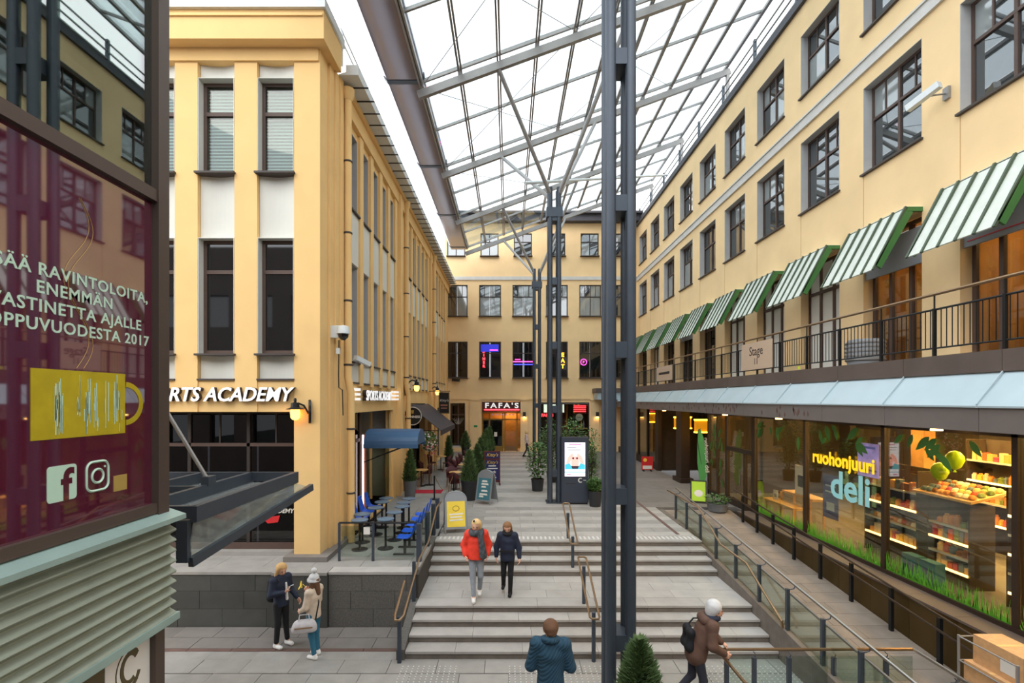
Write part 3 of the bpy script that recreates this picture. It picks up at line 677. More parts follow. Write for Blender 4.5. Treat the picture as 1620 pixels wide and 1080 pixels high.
for yy, zz, lab in ((10.3,3.5,'lime green balloon floating lower in the deli'), (9.95,3.78,'lime green balloon floating higher in the deli')):
    o = thing('balloon', (9.0,yy,zz), lab, 'balloon', 'lime balloons'); MB().lathe([(.01,-.2),(.1,-.14),(.16,0),(.15,.08),(.09,.16),(.01,.19)], (9.0,yy,zz), 14).build('body', mat('lime', (190,230,30), .3), o); MB().lathe([(.03,-.24),(.01,-.2)], (9.0,yy,zz), 8).build('knot', 'lime', o.children[0])
dt = thing('display_table', (8.6,15.3,1.22), 'pale wooden stepped display table in the deli window', 'table')
MB().box(8.3,8.75,14.4,16.1,1.75,1.82).build('lower_board', 'wood_pale', dt); MB().box(8.75,9.2,14.2,15.8,2.05,2.12).build('upper_board', 'wood_pale', dt)
for yy in (14.5, 16.0): MB().box(8.34,8.4,yy-.03,yy+.03,1.22,1.75).box(9.1,9.16,yy-.25,yy-.19,1.22,2.05).box(8.72,8.78,yy-.2,yy-.14,1.22,2.05).build('leg', 'wood_pale', dt)
po = thing('display_card', (8.85,14.9,2.12), 'white card with a black picture standing on the display table', 'card'); MB().box(8.85,8.87,14.65,15.25,2.12,3.0).build('sheet', 'paper', po); MB().box(8.845,8.85,14.8,15.1,2.35,2.7).build('picture', 'ink', po)
po = thing('display_card', (8.5,15.7,1.82), 'small white price card on the lower display board', 'card'); MB().box(8.5,8.52,15.6,15.85,1.82,2.12).build('sheet', 'paper', po); MB().box(8.495,8.5,15.65,15.8,1.9,2.0).build('print', 'sign_grey', po)
for yy in (9.9, 10.35):
    o = thing('product_box', (8.5,yy,1.4), 'blue boxed product standing in the window grass, %s' % ('nearer the camera' if yy < 10 else 'farther from the camera'), 'box', 'blue boxes'); MB().box(8.4,8.6,yy-.19,yy+.19,1.24,1.75).build('carton', 'teal', o); MB().box(8.39,8.4,yy-.14,yy+.14,1.4,1.6).build('print', 'poster_blue', o)
# shop door bay and dark recess further along
d = struct(thing('door_shop', (GX,17.25,1.25)))
for a, b_ in ((16.2,16.34),(16.8,16.9),(18.15,18.3)): MB().box(GX-.05,GX+.06,a,b_,1.22,4.4 if a != 16.8 else 3.2).build('post', 'bronze_dark', d)
MB().box(GX-.05,GX+.06,16.3,18.2,3.15,3.3).build('head_rail', 'bronze_dark', d); MB().box(GX-.05,GX+.06,16.3,18.2,1.22,1.45).build('bottom_rail', 'bronze_dark', d)
for a, b_, z0, z1 in ((16.34,16.8,1.45,3.15),(16.9,18.15,1.45,3.15),(16.34,18.15,3.3,4.4)): piece('pane', 'shop_glass', d, GX-.006, GX+.006, a, b_, z0, z1)
MB().tube([(GX-.12,17.0,2.0),(GX-.12,17.0,2.6)], .02, 6).build('handle', 'steel_bright', d)
d2 = struct(thing('window_shopfront_far', (GX,19,1.2)))
MB().box(GX-.05,GX+.06,18.3,19.9,1.22,1.4).build('bottom_rail', 'bronze_dark', d2); MB().box(GX-.05,GX+.06,19.8,19.95,1.2,4.5).box(GX-.05,GX+.06,19.0,19.08,1.4,4.4).build('mullion', 'bronze_dark', d2)
for a, b_ in ((18.3,19.0),(19.08,19.8)):
    piece('pane', 'shop_glass', d2, GX-.006, GX+.006, a, b_, 1.4, 4.4)
    for k in range(8): b = MB(); leaf(b, random.uniform(a+.1,b_-.1), random.uniform(1.8,4.2), random.uniform(.3,.5), random.uniform(-2.2,-.9), .3, x=GX-.012-.004*k); b.build('leaf_decal', 'leaf_print', d2)
rc = struct(thing('wall_recess', (9,24,1.2)))
MB().box(10.2,10.3,20,27,1.2,4.55).build('back_wall', 'interior_dark', rc); MB().box(7.9,8.3,22.6,23.3,1.2,4.5).box(7.8,8.4,22.4,23.5,1.2,1.4).build('pillar', 'bronze_dark', rc)
MB().box(7.95,8.15,26.3,26.8,1.2,4.5).build('pillar', 'bronze_dark', rc); MB().box(8.0,10.3,26.8,26.9,1.2,4.5).build('side_wall', 'interior_dark', rc)
for k in range(14): piece('slat', 'ink', rc, 10.1, 10.2, 20.3+k*.45, 20.5+k*.45, 1.2, 4.4)
far = struct(thing('window_yellow_cafe', (8.1,31,1.2)))
MB().box(10.5,10.6,26.9,36,1.2,4.5).build('back_wall', 'interior_warm', far)
MB().box(8.0,10.6,36.15,36.25,1.2,4.6).build('end_wall', 'interior_warm', far); MB().box(8.15,10.6,26.9,36.2,4.5,4.56).build('ceiling', 'interior_dark', far); MB().box(8.14,10.6,26.9,36.2,1.14,1.2).build('floor', 'granite_dark', far)
for yy in (28.6, 30.6, 32.6, 34.6): MB().box(8.0,8.14,yy-.06,yy+.06,1.2,4.5).build('mullion', 'bronze_dark', far)
MB().box(8.0,8.14,26.8,36,1.2,1.6).build('bottom_rail', 'bronze_dark', far)
for a, b_ in ((26.8,28.54),(28.66,30.54),(30.66,32.54),(32.66,34.54)): piece('pane', 'shop_glass', far, 8.06, 8.075, a, b_, 1.6, 4.45)
for i, (yy, xx) in enumerate(((21.4,8.5),(24.5,8.65),(28.4,9.2),(31.3,9.2))):
    o = thing('light_box', (xx,yy,3.9), 'glowing yellow light box under the terrace, %s' % ['beside the feather flag','left of the dark recess','in the cafe window near the pillar','deepest in the cafe window'][i], 'sign', 'yellow light boxes')
    MB().box(xx-.38,xx+.42,yy,yy+.2,3.6,4.1).build('body', mat('amber%d' % i, (200,130,16), .5, emit=.35), o)
    for z in (3.58, 4.12): MB().box(xx-.4,xx+.44,yy-.03,yy+.2,z-.025,z+.025).build('tube', 'lamp_yellow', o)
    if i == 1: MB().box(xx-.25,xx+.05,yy,yy+.03,3.36,3.46).build('print', 'paper', o)
# ================================================================ left oriel with the maroon window
OX = -3.0
mat('maroon', (88,24,48), .03, ior=2.9); mat('mint', (186,214,190), .5); mat('mug_yellow', (180,158,20), .5, var=.12, scale=6); mat('gold', (170,140,70), .5)
mat('frame_bay', (86,72,64), .45, metal=.3); mat('zinc_green', (150,172,164), .45, metal=.25, var=.06); mat('corrugated', (146,152,136), .5, metal=.25, var=.08); mat('sign_brown', (88,76,48), .5); mat('pillar_orange', (226,120,44), .6)
glass('bay_glass', (196,216,204), .8, .22)
bay = struct(thing('window_bay', (OX, 2.5, 3.1)))
MB().box(OX-.1,OX+.06,4.14,4.27,3.98,9.5).build('corner_post', 'frame_bay', bay); MB().box(OX-.06,OX+.05,-1,4.14,6.66,6.76).build('transom', 'frame_bay', bay)
MB().box(OX-.06,OX+.05,-1,4.14,4.05,4.13).build('bottom_rail', 'frame_bay', bay); MB().box(OX-.06,OX+.05,1.2,1.3,4.1,9.5).build('mullion', 'frame_bay', bay)
MB().box(OX-.02,OX+.0,1.3,4.14,4.13,6.66).build('film_pane', 'maroon', bay); MB().box(OX-.02,OX+.0,-1,1.2,4.13,6.66).build('film_pane', 'maroon', bay)
piece('pane', 'bay_glass', bay, OX-.012, OX, 1.3, 4.14, 6.76, 9.5); piece('pane', 'bay_glass', bay, OX-.012, OX, -1, 1.2, 6.76, 9.5)
MB().prism([(OX-.05,3.98),(OX+.16,3.96),(OX+.16,4.0),(OX-.02,4.06)], lambda u,v,d:(u,d,v), -1, 4.34).build('sill', 'zinc_green', bay)
prof = []
for k in range(91): prof.append((OX+.075+.028*math.cos(k*math.pi/5), 3.96-k*.009))
MB().prism(prof+[(OX-.05,3.15),(OX-.05,3.96)], lambda u,v,d:(u,d,v), -1, 4.3).build('corrugated_sheet', 'corrugated', bay)
MB().box(OX-.05,OX+.12,-1,4.32,3.09,3.15).build('bottom_trim', 'zinc_green', bay)
MB().box(OX-.08,OX+.02,4.16,4.27,.0,3.09).build('lower_post', 'frame_bay', bay)
MB().box(-6.3,OX-.06,4.2,4.27,0,9.5).build('return_wall', 'frame_bay', bay); MB().box(-6.4,-6.3,-1,8.4,0,9.5).build('back_wall', 'stucco', bay)
MB().box(-6.3,OX-.03,-1,4.2,6.3,6.64).build('upper_floor', 'white_panel', bay); MB().box(-6.3,OX-.06,-1,4.2,9.5,9.6).build('roof', 'dark_roof', bay); MB().box(-6.3,OX-.03,-1,4.2,3.2,3.9).build('lower_floor', 'joint', bay)
MB().box(-5.2,-4.6,3.2,3.6,6.64,9.5).build('pillar', 'pillar_orange', bay)
MB().tube([(-3.25,0,7.5),(-3.25,3.9,7.5),(-4.6,3.9,7.5)], .03, 8).build('handrail', 'steel', bay); MB().tube([(-3.25,3.9,6.64),(-3.25,3.9,7.5)], .025, 8).build('rail_post', 'steel', bay)
piece('balustrade_pane', 'rail_glass', bay, -3.26, -3.24, 0, 3.8, 6.7, 7.4)
for s, z in (('LISÄÄ RAVINTOLOITA,',5.80),('ENEMMÄN',5.685),('VASTINETTA AJALLE',5.565),('LOPPUVUODESTA 2017',5.445)):
    text('lettering', s, .113, 'mint', bay, (OX+.002,3.43,z), (0,1,0), (0,0,1), .002, bold=.002, space=1.1, sx=1.06)
YZ = lambda u, v, d: (OX+d, u, v)
MB().mbox(YZ,3.09,3.85,4.74,5.2,.0,.004).build('mug_print', 'mug_yellow', bay)
h = [(3.85+.19*math.cos(t), 4.97+.17*math.sin(t)) for t in np.linspace(-1.5,1.5,15)]+[(3.85+.15*math.cos(t), 4.97+.13*math.sin(t)) for t in np.linspace(1.5,-1.5,15)]
MB().prism(h, YZ, 0, .004).build('mug_handle_print', 'mug_yellow', bay)
b = MB()
for k in range(60):
    y0 = random.choice([3.28,3.3,3.45,3.5,3.52,3.54,3.58,3.68,3.76,3.78,3.8])+random.uniform(-.03,.02); z0 = random.uniform(4.75,4.95); b.mbox(YZ,y0,y0+random.uniform(.003,.009),z0,random.uniform(z0+.05,5.19),.0045,.006)
b.build('mug_streak', 'mint', bay, kind='stuff')
def rrect(u0,u1,v0,v1,r,n=5):
    p = []
    for cx,cy,a in ((u1-r,v0+r,-90),(u1-r,v1-r,0),(u0+r,v1-r,90),(u0+r,v0+r,180)):
        for k in range(n+1): t = math.radians(a+90*k/n); p.append((cx+r*math.cos(t), cy+r*math.sin(t)))
    return p
MB().prism(rrect(3.2,3.42,4.32,4.56,.025), YZ, 0, .003).build('icon_print', 'mint', bay); text('lettering', 'f', .3, 'maroon', bay, (OX+.0035,3.34,4.325), (0,1,0), (0,0,1), .002, bold=.008)
MB().tube([Vector(YZ(u,v,.003)) for u,v in rrect(3.5,3.69,4.34,4.55,.05)], .009, 4, closed=True).build('icon_print', 'mint', bay)
MB().tube([Vector(YZ(3.595+.05*math.cos(t),4.445+.05*math.sin(t),.003)) for t in np.linspace(0,6.28,17)[:-1]], .009, 4, closed=True).build('icon_print', 'mint', bay); MB().mbox(YZ,3.65,3.664,4.5,4.515,.002,.005).build('icon_print', 'mint', bay)
MB().mbox(YZ,3.74,3.87,4.3,4.42,.0,.003).build('small_sticker', 'gold', bay)
for dx in (0, .035): MB().tube([Vector(YZ(3.42+dx+.1*math.sin(t*2.1+dx*6),5.22+t*.27,.002)) for t in np.linspace(0,4.4,30)], .0022, 4).build('steam_print', 'gold', bay)
# lower shop sign below the corrugated band
MB().box(OX-.06,OX-.03,3.7,4.16,1.2,3.09).build('white_sign', 'paper', bay); MB().box(OX-.06,OX-.03,-1,3.695,1.2,3.09).build('brown_sign', 'sign_brown', bay)
def ring(u,v,ru,rv,w,a0,a1,n=18):
    o = [(u+ru*math.cos(t), v+rv*math.sin(t)) for t in np.linspace(a0,a1,n)]; return o+[(u+(ru-w)*math.cos(t), v+(rv-w)*math.sin(t)) for t in np.linspace(a1,a0,n)]
LG = lambda u, v, d: (OX-.03+d, u, v)
MB().prism(ring(3.93,2.85,.135,.17,.009,.8,5.5), LG, 0, .004).build('logo_outline', 'sign_brown', bay); MB().prism(ring(3.94,2.86,.1,.13,.035,.6,5.3), LG, 0, .004).build('logo_letter', 'sign_brown', bay)
MB().prism(ring(3.93,2.85,.13,.165,.05,.65,1.7,8), LG, 0, .005).build('logo_cap', 'sign_brown', bay); MB().prism(ring(3.93,2.85,.13,.165,.03,5.0,5.9,8), LG, 0, .005).build('logo_tail', 'sign_brown', bay)
text('lettering', 'Cover', .2, 'paper', bay, (OX-.025,3.62,2.55), (0,1,.18), (0,-.18,1), .004, 'RIGHT', shear=.3)
# steel and glass door canopy behind the bay
cp = thing('glass_canopy', (-5, 7.6, 3.6), 'steel framed glass canopy hung from a tie rod beside the bay window', 'canopy')
for X in (-3.9, -4.72, -5.6): MB().bar((X,6.1,3.58),(X,9.05,3.58),.08,.2).build('beam', 'steel', cp)
for Y in (6.14, 9.0): MB().bar((-6.29,Y,3.6),(-3.9,Y,3.6),.07,.16).build('cross_beam', 'steel', cp)
MB().bar((-6.29,7.7,3.6),(-4.72,7.7,3.6),.06,.1).build('cross_beam', 'steel', cp)
for a, b_ in ((-4.68,-3.94),(-5.56,-4.76)): piece('pane', 'canopy_glass', cp, a, b_, 6.2, 8.95, 3.49, 3.5)
MB().bar((-3.97,6.15,2.97),(-3.66,9.15,3.38),.07,.12).build('gutter', 'steel', cp)
MB().add([(-3.93,6.15,3.48),(-3.9,9.0,3.48),(-3.69,9.0,3.42),(-3.99,6.15,3.03),(-3.94,6.15,3.48),(-3.91,9.0,3.48),(-3.7,9.0,3.42),(-4.0,6.15,3.03)],[(0,1,2,3),(7,6,5,4),(0,4,5,1),(2,6,7,3),(0,3,7,4),(1,5,6,2)]).build('side_pane', 'canopy_glass', cp)
MB().tube([(-4.72,7.75,3.72),(-6.29,7.9,6.15)], .03, 8).build('tie_rod', 'steel_roof', cp); MB().box(-4.78,-4.66,7.65,7.85,3.66,3.8).build('clevis', 'steel', cp)
MB().box(-4.12,-3.98,6.1,6.18,2.98,3.5).build('hanger', 'steel', cp)
# ================================================================ ground floor of the left building
mat('copper', (176,120,100), .35, metal=.5); mat('neon_white', (255,236,236), .5, emit=1.2); mat('letter_white', (250,250,250), .5, emit=.22); mat('letter_side', (60,48,40), .6)
mat('black_iron', (26,25,25), .45); mat('bulb', (255,176,80), .4, emit=2.2); mat('blue_fabric', (58,92,128), .45, var=.06); mat('blue_seat', (26,98,226), .35); mat('table_top', (104,124,142), .4, var=.08, scale=20)
mat('awning_black', (62,60,66), .7, var=.08); mat('rattan', (84,34,38), .6, var=.15, scale=30); mat('rattan_leg', (150,118,86), .5); mat('carpet_red', (170,30,52), .9); mat('pot_black', (44,45,48), .5, var=.1); mat('pot_grey', (104,106,110), .6, var=.1)
mat('conifer', (88,112,64), .8, rnd=.2, var=.3, scale=9); mat('conifer_deep', (36,52,30), .9); mat('leafy', (86,120,62), .6, rnd=.25, var=.35, scale=6); mat('blossom', (236,226,228), .6); mat('blossom_pink', (206,110,120), .6); mat('bark', (80,60,44), .9)
bf = struct(thing('window_bar_front', (-7, 12.3, 1.3)))
MB().box(-12.2,-5.1,13.6,13.7,1.2,4.71).build('back_wall', 'interior_dark', bf); MB().box(-12.2,-5.1,12.15,13.6,4.66,4.71).build('ceiling', 'interior_dark', bf); MB().box(-12.2,-5.1,12.3,13.6,1.2,1.3).build('floor', 'interior_dark', bf); MB().box(-5.12,-5.1,12.2,13.6,1.2,4.7).build('side_wall', 'interior_dark', bf)
MX = [-12.1,-10.7,-9.3,-7.95,-6.48,-5.15]
for X in MX: MB().box(X-.04,X+.04,12.26,12.36,1.3,4.66).build('mullion', 'frame_dark', bf)
for X in (-8.6,-7.2,-5.8): MB().box(X-.02,X+.02,12.28,12.34,3.92,4.66).build('glazing_bar', 'frame_dark', bf)
MB().box(-12.1,-5.12,12.26,12.36,3.84,3.92).build('transom', 'frame_brown', bf); MB().box(-12.1,-5.12,12.22,12.38,1.3,1.45).build('bottom_rail', 'frame_brown', bf); MB().box(-12.1,-5.12,12.0,12.3,1.2,1.3).build('step', 'granite', bf)
glass('bar_glass', (90,92,96), .5, .05)
for a, b_ in zip(MX[:-1], MX[1:]):
    piece('pane', 'bar_glass', bf, a+.04, b_-.04, 12.3, 12.31, 1.45, 3.84); piece('pane', 'bar_glass', bf, a+.04, b_-.04, 12.3, 12.31, 3.92, 4.62)
for X in (-7.62,-6.38):
    MB().box(X-.1,X+.02,12.45,12.57,1.3,3.84).build('copper_column', 'copper', bf); MB().box(X+.03,X+.06,12.43,12.46,1.4,3.84).build('light_strip', 'neon_white', bf)
text('lettering', 'ACADEMY', .15, 'paper', bf, (-5.72,12.285,2.18), (1,0,0), (0,0,1), .004, shear=.2, bold=.003)
MB().prism([(-5.75,2.36),(-5.6,2.42),(-5.52,2.6),(-5.5,2.42),(-5.6,2.33)], lambda u,v,d:(u,12.28-d,v), 0, .004).build('logo_print', 'goods9', bf)
MB().prism([(-6.15,2.05),(-5.7,2.12),(-5.75,1.95),(-6.0,1.92)], lambda u,v,d:(u,12.28-d,v), 0, .004).build('logo_print', 'red', bf)
def sign3d(name, s, size, org, right, lab, sx=1, space=1, shear=.25, align='RIGHT', cat='sign'):
    o = thing(name, org, lab, cat); n = Vector(right).cross(Vector((0,0,1)))
    for i in range(1): text('letter_face', s, size, 'letter_white', o, Vector(org)+n*.12, right, (0,0,1), .02, align, shear=shear, bold=.007 if align == 'RIGHT' else .003, sx=sx, space=space); text('letter_body', s, size, 'letter_side', o, Vector(org)+n*.055, right, (0,0,1), .1, align, shear=shear, bold=.008, sx=sx, space=space)
    return o
sign3d('facade_sign', 'SPORTS ACADEMY', .46, (-5.16,11.76,4.97), (1,0,0), 'large white slanted letters along the front facade of the left building', sx=.95)
sg = sign3d('facade_sign', 'SPORTS ACADEMY', .44, (-4.43,16.5,4.98), (0,1,0), 'smaller white letters between white stripes on the courtyard side', sx=.86, align='CENTER', shear=.1)
for y0, y1 in ((13.72,14.4),(18.6,19.4)):
    for z in (4.98,5.12,5.26): MB().mbox(WS,y0,y1,z,z+.07,-.12,-.02).build('stripe', 'letter_white', sg)
def wall_lamp(p, lab, dx=0, dy=-1, s=1.0):
    p = Vector(p); d = Vector((dx,dy,0)); o = thing('wall_lamp', p, lab, 'lamp', 'old style wall lamps')
    pl = MB()
    t = Vector((-dy,dx,0)); pl.prism(ring_poly(.12*s,.28*s), lambda u,v,e:tuple(p+t*u+Vector((0,0,v))+d*e), 0, .05); pl.build('back_plate', 'black_iron', o)
    q = p+d*.34*s; MB().tube([p+d*.05+Vector((0,0,-.05)), p+d*.15+Vector((0,0,.14*s)), p+d*.28+Vector((0,0,.2*s)), q+Vector((0,0,.16*s))], .022*s, 6).build('arm', 'black_iron', o)
    MB().lathe([(.02,.32),(.035,.28),(.03,.22),(.09,.2),(.1,.1),(.2,.06),(.2,.05),(.02,.05)], q, 12).build('cap', 'black_iron', o)
    MB().lathe([(.1,.05),(.11,-.02),(.1,-.14),(.06,-.19),(.01,-.2)], q, 12).build('bulb', 'bulb', o); return o
def ring_poly(a, b, n=12): return [(a*math.cos(2*math.pi*k/n), b*math.sin(2*math.pi*k/n)) for k in range(n)]
wall_lamp((-4.72,11.75,4.72), 'lit black wall lamp on the corner pier of the left building', -.9, -.45)
wall_lamp((-4.4,21.0,5.55), 'lit black lamp on an arm above the round stout sign', 1, 0, 1.4)
wall_lamp((-4.4,27.3,5.45), 'lit black lamp beside the hanging pub board', 1, 0, 1.3)
# cameras on the left corner
o = thing('dome_camera', (-4.3,12.4,6.7), 'white dome security camera on the corner of the left building', 'camera')
MB().box(-4.52,-4.2,12.28,12.4,6.55,6.85).build('bracket', 'gutter_white', o); MB().lathe([(.02,.18),(.14,.14),(.16,.02),(.16,-.04),(.02,-.05)], (-4.13,12.3,6.68), 14).build('housing', 'gutter_white', o); MB().lathe([(.13,-.05),(.12,-.12),(.05,-.19),(.01,-.2)], (-4.13,12.3,6.68), 14).build('dome', 'pane_dark', o)
o = thing('bullet_camera', (-4.3,14.0,6.1), 'white bullet camera below the first side windows', 'camera')
MB().bar((-4.3,13.8,6.18),(-4.05,14.3,6.02),.12,.13).build('housing', 'gutter_white', o); MB().tube([(-4.45,13.9,5.95),(-4.25,13.95,6.08)], .025, 6).build('arm', 'steel_roof', o)
o = thing('cable', (-4.4,12.5,5.0), 'thin dark cable running down from the dome camera', 'cable'); MB().tube([(-4.28,12.42,6.5),(-4.3,12.45,5.6),(-4.3,12.47,5.3),(-4.22,12.5,5.25),(-4.22,12.55,4.6)], .014, 5).build('wire', 'ink', o); MB().box(-4.34,-4.26,12.38,12.46,6.15,6.3).build('junction_box', 'gutter_white', o)
# courtyard side: recessed bar entrance
rcs = struct(thing('door_bar', (-5, 17, 1.2)))
MB().box(-6.1,-6.0,14.0,19.6,1.2,4.7).build('back_wall', 'interior_dark', rcs); MB().box(-6.0,-4.76,14.0,19.6,4.62,4.7).build('ceiling', 'interior_dark', rcs)
for Y in (14.0,14.7,15.4): MB().box(-4.72,-4.64,Y,Y+.07,1.25,4.6).build('mullion', 'frame_brown', rcs)
MB().box(-4.72,-4.64,14.0,15.5,3.7,3.8).build('transom', 'frame_brown', rcs)
for Y in (14.07,14.77): piece('pane', 'bar_glass', rcs, -4.69, -4.68, Y, Y+.63, 1.25, 3.7); piece('pane', 'bar_glass', rcs, -4.69, -4.68, Y, Y+.63, 3.8, 4.58)
MB().box(-4.62,-4.5,15.5,15.62,1.2,3.9).build('copper_column', 'copper', rcs); MB().box(-4.6,-4.56,15.45,15.49,1.4,3.9).build('light_strip', 'neon_white', rcs)
for X in (-5.95,-5.3,-4.55): MB().box(X-.04,X+.04,18.9,19.0,1.2,4.5).build('door_post', 'stucco_left', rcs)
MB().box(-5.95,-4.55,18.9,19.0,3.3,3.45).build('door_head', 'stucco_left', rcs); piece('door_pane', 'shop_glass', rcs, -5.26, -4.59, 18.94, 18.95, 1.3, 3.3); piece('door_pane', 'shop_glass', rcs, -5.91, -5.34, 18.94, 18.95, 1.3, 3.3)
MB().box(-6,-4.5,19.5,19.55,1.2,4.6).build('lobby_wall', 'white_panel', rcs); MB().tube([(-4.75,18.85,2.0),(-4.75,18.85,2.5)], .02, 6).build('handle', 'brass_rail', rcs)
cn = thing('barrel_canopy', (-3.6,15.6,3.7), 'blue barrel shaped canopy over the bar entrance', 'canopy')
ar = [(16.35-1.35*(1-math.cos(t))/1.0*.5*2/2, 3.62+.46*math.sin(t)) for t in np.linspace(0,math.pi,13)]
MB().prism(ar+[(p[0],p[1]) for p in []], lambda u,v,d:(d,u,v), -4.42, -2.78).build('cover', 'blue_fabric', cn); MB().box(-4.42,-2.76,14.98,15.02,3.52,3.64).build('valance', 'blue_fabric', cn); MB().box(-4.42,-2.76,16.33,16.37,3.52,3.64).build('valance', 'blue_fabric', cn)
for Y in (15.02,16.33): MB().bar((-4.42,Y,3.1),(-3.2,Y,3.56),.03).build('strut', 'black_iron', cn)
# pub further along: dark panelling, signs, awning
pub = struct(thing('wall_pub', (-4.9, 26, 1.2)))
MB().box(-5.0,-4.9,21.6,26.2,1.2,4.6).build('back_wall', 'interior_dark', pub); MB().box(-5.0,-4.9,29.8,33.5,1.2,4.5).build('back_wall', 'interior_dark', pub)
for Y in (22.4,23.3,24.2,25.1): MB().box(-4.9,-4.8,Y,Y+.1,1.2,4.6).build('post', 'frame_dark', pub)
pb = thing('pub_awning', (-3.7,24.4,3.6), 'dark grey sloping fabric awning over the pub terrace', 'awning')
MB().add([(-4.42,21.7,4.78),(-4.42,27.2,4.78),(-3.0,27.2,3.66),(-3.0,21.7,3.66),(-4.42,21.7,4.75),(-4.42,27.2,4.75),(-3.0,27.2,3.63),(-3.0,21.7,3.63)],[(0,1,2,3),(4,7,6,5),(0,4,5,1),(2,6,7,3),(0,3,7,4),(1,5,6,2)]).build('cover', 'awning_black', pb); MB().box(-3.01,-2.98,21.7,27.2,3.42,3.65).build('valance', 'awning_black', pb); MB().tube([(-4.4,22,3.6),(-3.1,22,3.62)], .02, 6).build('arm', 'black_iron', pb)
rs = thing('round_sign', (-4.15,21.2,4.3), 'round black pub sign with pale lettering on an iron bracket', 'sign')
MB().tube([(-4.13,21.15,4.3),(-4.13,21.27,4.3)], .4, 24).build('disc', 'black_iron', rs); MB().tube([Vector((-4.13+.38*math.cos(t),21.14,4.3+.38*math.sin(t))) for t in np.linspace(0,6.283,25)[:-1]], .018, 5, closed=True).build('rim', 'trim_grey', rs)
text('lettering', 'GUINNESS', .14, 'paper', rs, (-4.13,21.14,4.22), (1,0,0), (0,0,1), .008, bold=.004); MB().prism([(-4.17,4.4),(-4.09,4.4),(-4.07,4.55),(-4.19,4.55)], lambda u,v,d:(u,21.145-d,v), 0, .006).build('emblem', 'gold', rs); MB().tube([(-4.42,21.2,4.82),(-3.6,21.2,4.82)], .02, 6).build('bracket', 'black_iron', rs); MB().tube([(-4.13,21.2,4.68),(-4.13,21.2,4.82)], .012, 5).build('hanger', 'black_iron', rs)
hs = thing('hanging_board', (-3.6,26.9,4.3), 'black hanging pub board with pale script, gold edge', 'sign')
MB().box(-3.82,-3.24,26.86,26.92,4.25,5.4).build('board', 'black_iron', hs); MB().tube([(-3.8,26.85,4.28),(-3.26,26.85,4.28),(-3.26,26.85,5.37),(-3.8,26.85,5.37)], .012, 4, closed=True).build('edge', 'gold', hs); text('lettering', "Kitty's", .19, 'paper', hs, (-3.53,26.85,4.9), (1,0,0), (0,0,1), .006, shear=.3); MB().box(-3.72,-3.34,26.85,26.86,4.66,4.74).build('print', 'copper', hs); MB().box(-3.7,-3.36,26.85,26.86,4.5,4.57).build('print', 'copper', hs); MB().tube([(-4.42,26.9,5.46),(-3.2,26.9,5.46)], .02, 6).build('bracket', 'black_iron', hs)
# ================================================================ back facade ground floor
mat('neon_red', (255,50,60), .5, emit=2.2); mat('neon_orange', (255,170,40), .5, emit=2); mat('neon_pink', (255,70,190), .5, emit=1.6); mat('neon_blue', (60,70,255), .5, emit=1.6); mat('sign_maroon', (70,34,30), .5); mat('gold_frame', (150,120,60), .4, metal=.4)
def openb(name, x0, x1, z0, z1): return struct(thing(name, ((x0+x1)/2,36.3,z0)))
fd = openb('door_burger', -1.99, .97, 1.2, 4.85)
MB().box(-2.05,1.0,38.4,38.5,1.2,4.9).build('back_wall', 'interior_warm', fd); MB().box(-2.05,-2.0,36.4,38.4,1.2,4.9).build('side_wall', 'interior_dark', fd); MB().box(.98,1.03,36.4,38.4,1.2,4.9).build('side_wall', 'interior_dark', fd); MB().box(-2,1,36.4,38.4,4.85,4.9).build('ceiling', 'interior_warm', fd); MB().box(-2,1,36.2,38.4,1.15,1.21).build('floor', 'granite', fd)
MB().box(-.5,.5,37.4,37.9,4.4,4.44).build('ceiling_light', 'lamp_warm', fd)
for X in (-1.93,-1.42,-.45,-.3,.6,.9): MB().box(X-.05,X+.05,36.2,36.28,1.2,4.05).build('post', 'gold_frame', fd)
for z in (3.5,4.0): MB().box(-1.95,.93,36.2,36.28,z,z+.1).build('rail', 'gold_frame', fd)
MB().box(-1.38,-.5,36.2,36.26,1.2,1.6).build('kick_plate', 'gold_frame', fd); MB().box(-.25,.55,36.2,36.26,1.25,1.6).build('kick_plate', 'brass_rail', fd)
for a, b_, m in ((-1.88,-1.47,'pane_dark'),(-1.37,-.5,'pane_dark'),(.65,.85,'shop_glass')): piece('pane', m, fd, a, b_, 36.22, 36.23, 1.6, 3.5)
piece('pane', 'shop_glass', fd, -.25, .55, 36.22, 36.23, 1.6, 3.5); MB().box(-1.08,-.86,36.2,36.215,2.3,2.62).build('notice', 'paper', fd)
sg = thing('burger_sign', (-.5,36,4.1), 'dark sign with wide white letters and red glowing underline', 'sign')
MB().box(-1.97,.95,36.02,36.12,4.12,4.84).build('board', 'sign_maroon', sg); text('lettering', "FAFA'S", .52, 'letter_white', sg, (-.52,36.01,4.4), (1,0,0), (0,0,1), .03, bold=.012, space=1.3, sx=1.3); MB().box(-1.8,.78,35.98,36.02,4.22,4.3).build('underline', 'neon_red', sg)
for k in range(7): MB().box(-1.25+k*.25,-1.11+k*.25,36.08,36.1,3.86,3.96).build('print', 'poster_lilac', sg)
lw2 = openb('window_cafe_left', -4.3,-3.2,1.5,4.75)
MB().box(-4.3,-3.2,37,37.1,1.5,4.75).build('back_wall', 'interior_dark', lw2)
for X in (-4.26,-3.72,-3.24): MB().box(X-.04,X+.04,36.25,36.3,1.5,4.75).build('mullion', 'frame_brown', lw2)
MB().box(-4.3,-3.2,36.25,36.3,3.85,3.95).build('transom', 'frame_brown', lw2); MB().box(-4.3,-3.2,36.1,36.35,1.5,1.62).build('sill', 'trim_grey', lw2)
